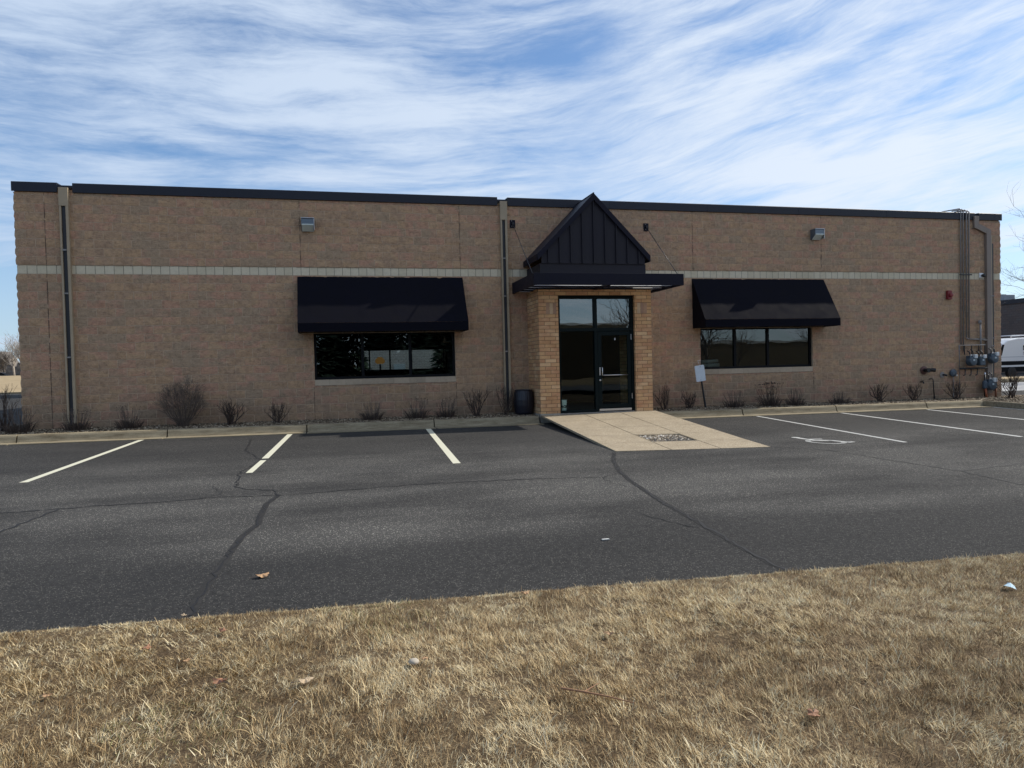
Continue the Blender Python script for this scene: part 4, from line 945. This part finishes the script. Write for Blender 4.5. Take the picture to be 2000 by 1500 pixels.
# ================================================================== LEFT BACKGROUND
structure(mesh_np('field', [(-140,54.5,gz(-10,0)+.03),(-2,54.5,.2),(-2,112,1.95),(-140,112,2.05),(-140,113,1.0),(-2,113,1.0),(-140,126,1.2),(60,126,1.2),(60,400,3.2),(-140,400,3.2)], [(0,1,2,3),(3,2,5,4),(6,7,8,9)], M_field))
structure(MB().box((-140,54.0,-.1),(-2,54.5,gz(-10,0)+.14)).build('far_kerb', M_kerb))
structure(mesh_np('far_lot', [(-140,113,1.0),(-2,113,1.0),(-2,126,1.2),(-140,126,1.2)], [(0,1,2,3)], M_roadfar))
GT = 'bare trees beyond the left field'
bt = bare_tree(-47.2,130,2,9.8,5,'pale bare tree standing tallest beyond the left field',GT,M_bark,5,.16,.6,2)
bt2 = bare_tree(-52.5,135,2,6.5,9,'low grey bare tree behind the parked cars',GT,M_barkd,4,.12,.75,3)
k = 0
for (x, y, s_, l) in ((-50.2,133,.84,'pale bare tree at the very left edge of the photo'),(-43.6,128,.92,'pale bare tree nearest the building edge in the left background')):
    copy_tree(bt, (x,y,2), 1.3+k, s_, l); k += 1
for (x, y, s_, l) in ((-49.3,142,.95,'small dark bare tree between the pale trunks'),(-46.2,140,.8,'small dark bare tree behind the tallest pale tree'),(-42.6,138,1.05,'small dark bare tree behind the white shed'),(-55.5,140,1.0,'small dark bare tree leftmost behind the cars'),(-40,144,1.15,'dark bare tree almost hidden by the building corner')):
    copy_tree(bt2, (x,y,2), k*1.7, s_, l); k += 1
tag(mesh_np('distant_woods', *(lambda: (
    [(x_, 150+2*math.sin(x_*.3)+dy, 2 + (0 if lev == 0 else 3.2+1.1*math.sin(x_*.7)+.9*math.sin(x_*1.9+1)+.5*math.sin(x_*4.3))) for dy in (0, 5) for lev in (0, 1) for x_ in np.arange(-110, -6, .6)],
    (lambda n: [(r*n+i, r*n+i+1, (r+1)*n+i+1, (r+1)*n+i) for r in (0,) for i in range(n-1)]+[(2*n+i, 3*n+i, 3*n+i+1, 2*n+i+1) for i in range(n-1)]+[(n+i, n+i+1, 3*n+i+1, 3*n+i) for i in range(n-1)])(len(np.arange(-110, -6, .6)))))(),
    mat('distant_twig_mass', (.15,.135,.125), .95, var=.45, vscale=1.5, bump=.3, bscale=2)), 'grey brown line of distant leafless woods', 'woods', kind='stuff')
def car(x, y, z, rz, colr, label, group, L=4.5, H=1.45):
    T = thing('parked_car', label, 'car', (x,y,z), group, rz)
    pm = mat('car_paint_%d' % (int(sum(colr)*100)), colr, .25, coat=.6)
    lo = MB().prism([(-L/2,.35),(-L/2+.05,.72),(-L*.27,.92),(L*.30,.95),(L/2-.05,.78),(L/2,.4),(L/2-.1,.25),(-L/2+.1,.25)][::-1], 'y', -.88, .88); lo.build('body', pm, T, bevel=.05)
    MB().prism([(-L*.27,.90),(-L*.12,H-.04),(L*.16,H),(L*.34,.92)][::-1], 'y', -.74, .74).build('cabin_glass', M_frame, T, bevel=.05)
    MB().prism([(-L*.12,H-.05),(-L*.10,H+.01),(L*.15,H+.02),(L*.17,H-.04)][::-1], 'y', -.72, .72).build('roof', pm, T, bevel=.02)
    for sx_ in (-L*.31, L*.32):
        for sy in (-.80, .80): MB().lathe([(.32,-.09),(.33,-.06),(.33,.06),(.32,.09)], (sx_,sy,.32), 'y', 18).build('wheel', M_black, T)
    return T
GC = 'cars parked beyond the left field'
car(-41.6,117,1.1,0,(.02,.03,.06),'dark blue car beyond the field, nearest the building corner',GC); car(-46.9,118,1.1,0,(.03,.03,.035),'black car in the middle of the far left car row',GC); car(-52.2,117,1.1,0,(.25,.26,.28),'silver car at the far left of the car row',GC)
wsd = thing('small_white_shed', 'small white shed with dark roof beyond the parked cars', 'shed', (-42.0,121.5,1.2))
MB().box((-1.6,-1.5,0),(1.6,1.5,2.2)).build('wall', M_white, wsd); MB().prism([(-1.9,2.2),(1.9,2.2),(0,3.0)], 'y', -1.7, 1.7).build('roof', M_frame, wsd); MB().box((-.5,-1.53,0),(.4,-1.5,1.9)).build('door', M_frame, wsd)
fh = thing('distant_grey_house', 'distant grey roofed house partly hidden by the building corner', 'house', (-41.5,148,2))
MB().box((-5,-4,0),(6,4,3.6)).build('wall', mat('house_siding', (.16,.15,.15), .8), fh); MB().prism([(-6,3.4),(7,3.4),(.5,8.2)], 'y', -4.5, 4.5).build('roof', mat('grey_shingle', (.06,.06,.065), .9), fh)

# ================================================================== RIGHT BACKGROUND
nbx = thing('neighbouring_building', 'dark brown block building with dark coping behind the white van', 'building', (0,0,0))
MB().box((63,8,-.3),(90,44,5.75)).build('wall', M_far, nbx); MB().box((62.9,7.9,5.75),(90.1,44.1,6.12)).build('coping', M_coping, nbx)
for y in (16, 20, 36): MB().box((62.96,y,.9),(63.0,y+2,2.2)).build('window', M_frame, nbx)
ru = thing('rooftop_unit', 'small grey rooftop unit on the neighbouring building', 'rooftop unit', (64.4,32.6,6.12))
MB().box((-.6,-.7,0),(.6,.7,.55)).build('cabinet', mat('grey_unit', (.25,.27,.3), .6), ru, bevel=.03); MB().lathe([(.3,.55),(.3,.62),(.1,.64)], (0,0,0), 'z', 14).build('fan', M_black, ru)
structure(MB().add([(28.3,6,gz(30,0)+.006),(62,6,gz(30,0)+.006),(62,13.6,gz(30,0)+.006),(28.3,13.6,gz(30,0)+.006)], [(0,1,2,3)]).build('concrete_drive', mat('pale_drive', (.30,.30,.30), .85, var=.1)))
structure(MB().box((33,14.0,-.3),(62,16.6,gz(30,0)+.20)).build('grass_island', M_field)); structure(MB().box((32.8,13.6,-.3),(62,14.0,gz(30,0)+.15)).build('island_edge', M_kerb))
structure(MB().box((36,16.6,-.3),(62,17.0,gz(30,0)+.16)).build('island_edge', M_kerb))
VN = thing('delivery_van', 'white delivery van with black lower band parked beyond the right corner', 'van', (49.65,19.6,gz(30,0)))
side = [(-.25,.42),(-.28,1.15),(.0,1.45),(.30,2.25),(.75,2.52),(1.6,2.66),(5.9,2.68),(6.05,2.5),(6.1,.42)]
MB().prism(side[::-1], 'y', 0, 1.95).build('body', M_white, VN, bevel=.07)
MB().box((-.26,-.012,.86),(6.0,.0,1.12)).build('upper_band', M_frame, VN); MB().box((-.24,-.02,.42),(6.0,-.002,.74)).build('sill_panel', M_frame, VN)
MB().prism([(.02,1.50),(.30,2.22),(.42,2.22),(.20,1.50)][::-1], 'y', -.015, .3).build('cab_window', M_frame, VN)
MB().box((-.05,-.010,1.38),(6.0,-.0,1.41)).build('body_crease', mat('grey_van_trim', (.35,.37,.42), .4), VN)
for x in (1.0, 4.9): MB().lathe([(.33,-.02),(.36,.0),(.36,.2),(.33,.22)], (x,-.05,.36), 'y', 20).build('wheel', M_black, VN)
for x in (1.0, 4.9): MB().lathe([(.33,-.02),(.36,.0),(.36,.2),(.33,.22)], (x,1.8,.36), 'y', 20).build('wheel', M_black, VN)
MB().tube([(1.3,.3,2.84),(5.8,.3,2.86)], .014).tube([(1.3,1.6,2.84),(5.8,1.6,2.86)], .014).build('roof_rack', M_white, VN)
rk = MB()
for x in (1.3, 2.8, 4.3, 5.6): rk.tube([(x,.25,2.82),(x,1.65,2.82)], .022).tube([(x,.3,2.64),(x,.3,2.84)], .02).tube([(x,1.6,2.64),(x,1.6,2.84)], .02)
rk.build('rack_bar', M_alum, VN)
text_mesh('lettering', 'S', .42, (2.05,-.02,1.98), (R(90),0,0), M_frame, VN, .004, 0, .02); text_mesh('lettering', 'S', .30, (2.05,-.02,1.62), (R(90),0,0), M_frame, VN, .004)
bare_tree(46.0,11.6,gz(30,0),11.5,77,'tall bare tree whose twigs reach in at the right edge of the photo','bare trees near the right edge',M_barkd,6,.11,.85,1)
bare_tree(-21.5,41,0,10.5,78,'bare tree whose twigs just reach in at the left edge','bare trees near the left edge',M_barkd,5,.15,.75,1)

# ================================================================== BEHIND THE BUILDING (seen through the rear window)
rb = thing('rear_neighbour_building', 'pinkish block building glimpsed through the left window and the back window', 'building', (0,0,0))
MB().box((-12,38,-.3),(40,50,6)).build('wall', block_mat('pink_grey_block', .4064, .2032, 0, [(.75,.60,.54),(.82,.68,.60),(.78,.65,.58)], (.35,.28,.26), .01, mott=.3, low_tone_stain=False), rb)
MB().box((11.6,37.9,.0),(12.5,38.0,1.9)).build('door', M_white, rb)
def conifer(x, y, z, h, w, seed, label, group, nb=2600, big=1.0):
    r_ = np.random.default_rng(seed); T = thing('spruce_tree', label, 'tree', (x,y,z), group)
    MB().tube([(0,0,-.2),(0,0,h*.95)], [.16,.03], 7).build('trunk', M_barkd, T)
    n = nb; hh = r_.random(n)**1.15*.95+.02; a = r_.uniform(0, 6.28, n); rr = (1-hh)*w*(.35+.65*r_.random(n)**.5)*(1+.22*np.sin(a*5+hh*40))
    c = np.stack([np.cos(a)*rr, np.sin(a)*rr, hh*h-.25*rr], 1); L = big*(.16+.32*(1-hh)*r_.random(n)+.08)
    out_ = np.stack([np.cos(a), np.sin(a), -.25+.2*r_.random(n)], 1); sd_ = np.stack([-np.sin(a), np.cos(a), r_.normal(0, .3, n)], 1)
    V = np.stack([c-out_*L[:, None], c+sd_*L[:, None]*.28, c+out_*L[:, None], c-sd_*L[:, None]*.28+np.array([0,0,.02])], 1).reshape(-1, 3)
    mesh_fast('crown', V, [np.arange(n*4).reshape(n, 4)], M_needle, parent=T)
conifer(14.4,31,0,4.4,1.3,3,'green spruce glimpsed through the back window',None,1500); conifer(8.5,30.5,0,4.6,1.1,4,'pale green shrub tree glimpsed at the left pane of the back window',None)

# ================================================================== BEHIND THE VIEWER (mirrored in the glass)
ob = thing('opposite_building', 'long tan flat roofed building across the street, mirrored in the glass', 'building', (0,0,0))
MB().box((47,-92,-.5),(110,-78,4.1)).build('wall', M_tanfar, ob); MB().box((46.9,-92.1,4.1),(110.1,-77.9,4.45)).build('coping', mat('pale_coping', (.5,.5,.48), .6), ob)
MB().box((20,-92,-.5),(46.9,-77,6.9)).build('tall_wing', M_tanfar, ob); MB().box((19.9,-92.1,6.9),(47,-76.9,7.15)).build('coping', mat('pale_coping'), ob)
MB().box((26,-84,7.15),(35,-80,8.8)).build('roof_screen', mat('green_grey_screen', (.10,.14,.13), .7), ob)
for i, (x, y, h, w) in enumerate(((5.5,-40,12,3.6),(9,-42,13,3.8),(12.5,-40,12.5,3.7),(16,-42,13,3.8),(19.5,-41,12,3.4),(2,-42,12.5,3.7))):
    conifer(x, y, -.4, h, w, 20+i, 'tall dark spruce %s of the row across the street' % ('second from the left end','third from the left end','third from the right end','second from the right end','at the right end','at the left end')[i], 'spruces across the street', 6500, 1.7)
ot = bare_tree(45.5,-50,-.4,10,301,'bare street tree mirrored at the left of the right window','bare trees across the street',M_barkd,5,.17,.6,1)
for i, (x, y, s_, l) in enumerate(((29.0,-31,.95,'bare street tree mirrored in the right transom'),(32.5,-34,.95,'bare street tree just behind the one mirrored in the right transom'),(48,-56,.8,'bare street tree mirrored beside the right window mullion'),(55,-60,.7,'bare street tree mirrored in the middle pane'),(58.5,-50,.8,'bare street tree mirrored in the right pane'),(42.5,-52,1.0,'bare street tree standing leftmost in the right window reflection'))):
    copy_tree(ot, (x,y,-.4), i*1.1, s_, l)

# ================================================================== SMALL LITTER
def leaf(x, y, z, s_, rz, seed, m, label, group):
    r_ = random.Random(seed); P = []; n = 22
    for i in range(n):
        a = 2*math.pi*i/n; rr = 1.0*(.55+.45*abs(math.cos(2.5*a)))*r_.uniform(.85, 1.1); P.append((rr*math.cos(a)*s_, rr*math.sin(a)*s_*.8))
    V = [(0,0,.25*s_)]+[(x_, y_, .5*s_*(x_/s_)**2*r_.uniform(.6, 1.2)+.10*s_*math.sin(5*x_/s_)) for x_, y_ in P]
    T = thing('fallen_leaf', label, 'leaf', (x,y,z), group, rz)
    b = mesh_np('blade', V, [(0,i+1,(i+1) % n+1) for i in range(n)], m, T); so_ = b.modifiers.new('thick', 'SOLIDIFY'); so_.thickness = .002
    MB().tube([(-.3*s_,0,.15*s_),(-1.1*s_,.1*s_,.1*s_),(-1.7*s_,.25*s_,.03*s_)], .0018, 5).build('stem', M_twig, T)
ML1 = mat('tan_leaf', (.38,.23,.12), .7, var=.3, vscale=30); ML2 = mat('rust_leaf', (.27,.13,.07), .7, var=.3, vscale=30); ML3 = mat('pale_leaf', (.44,.33,.21), .7, var=.3, vscale=30)
leaf(6.40,-12.84,gz(6.4,-12.84)+.012,.062,.5,1,ML1,'curled brown leaf lying alone on the asphalt near the lawn',None)
GL = 'dry leaves scattered on the lawn'
LL = [(5.55,-14.90,ML1,'tan leaf lying at the far left of the lawn'),(5.89,-14.38,ML2,'small rust leaf near the lawn edge on the left'),(6.39,-15.06,ML2,'rust leaf low on the left half of the lawn'),(6.16,-14.66,ML1,'orange tan leaf in the matted grass left of centre'),
 (6.29,-14.2,ML2,'dark rust leaf close behind the orange tan leaf'),(6.82,-15.16,ML3,'pale leaf left of the white stone'),(7.44,-15.10,ML1,'tan leaf touching the white stone'),(8.57,-14.94,ML1,'tan leaf right of centre on the lawn'),
 (9.05,-16.2,ML2,'rust leaf at the bottom right of the photo'),(5.98,-13.75,ML3,'pale curled leaf lying on the lawn edge beside the crack'),(8.3,-14.0,ML1,'small tan leaf at the lawn edge right of centre')]
for i, (x, y, m, l) in enumerate(LL): leaf(x, y, float(lawn_z(np.array(x), np.array(y)))+.028, .024+.009*(i % 3), i*1.3, i+5, m, l, GL)
def LZ(x, y): return float(lawn_z(np.array(x), np.array(y)))
st_ = MB().lathe([(.012,-.014),(.026,-.006),(.030,.004),(.022,.014),(.008,.018)], (7.38,-15.12,LZ(7.38,-15.12)+.022), 'z', 14).build('white_stone', mat('pale_stone', (.42,.37,.30), .8, var=.2, vscale=40), smooth=True)
tag(st_, 'small pale rounded stone half sunk in the dry grass', 'stone')
wr = mesh_np('crumpled_wrapper', [(11.66+.045*math.cos(a*1.05)*(1+.3*math.sin(3*a)), -14.85+.04*math.sin(a*1.05), LZ(11.7,-14.85)+.03+.02*math.sin(2.3*a)) for a in range(6)]+[(11.67,-14.85,LZ(11.7,-14.85)+.055)], [(i,(i+1) % 6,6) for i in range(6)], mat('pale_blue_film', (.50,.66,.75), .3))
tag(wr, 'crumpled pale blue plastic wrapper at the right end of the lawn', 'litter')
fk = MB().box((9.44,-12.57,gz(9.5,-12.5)+.004),(9.51,-12.54,gz(9.5,-12.5)+.012)).build('paper_scrap', mat('grey_paper', (.5,.5,.48), .7)); fk.rotation_euler = (0,0,0)
tag(fk, 'tiny grey paper scrap on the asphalt right of centre', 'litter')
tw = MB().tube([(8.02,-15.72,LZ(8,-15.8)+.05),(8.10,-15.82,LZ(8,-15.8)+.065),(8.20,-15.86,LZ(8.2,-15.9)+.06),(8.30,-15.95,LZ(8.2,-15.9)+.055)], [.006,.005,.004,.002], 6).tube([(8.10,-15.82,LZ(8,-15.8)+.065),(8.20,-15.76,LZ(8,-15.8)+.07)], [.004,.002], 5).build('fallen_twig', mat('reddish_twig', (.28,.15,.08), .8))
tag(tw, 'forked reddish brown twig lying in the grass at bottom centre', 'twig')
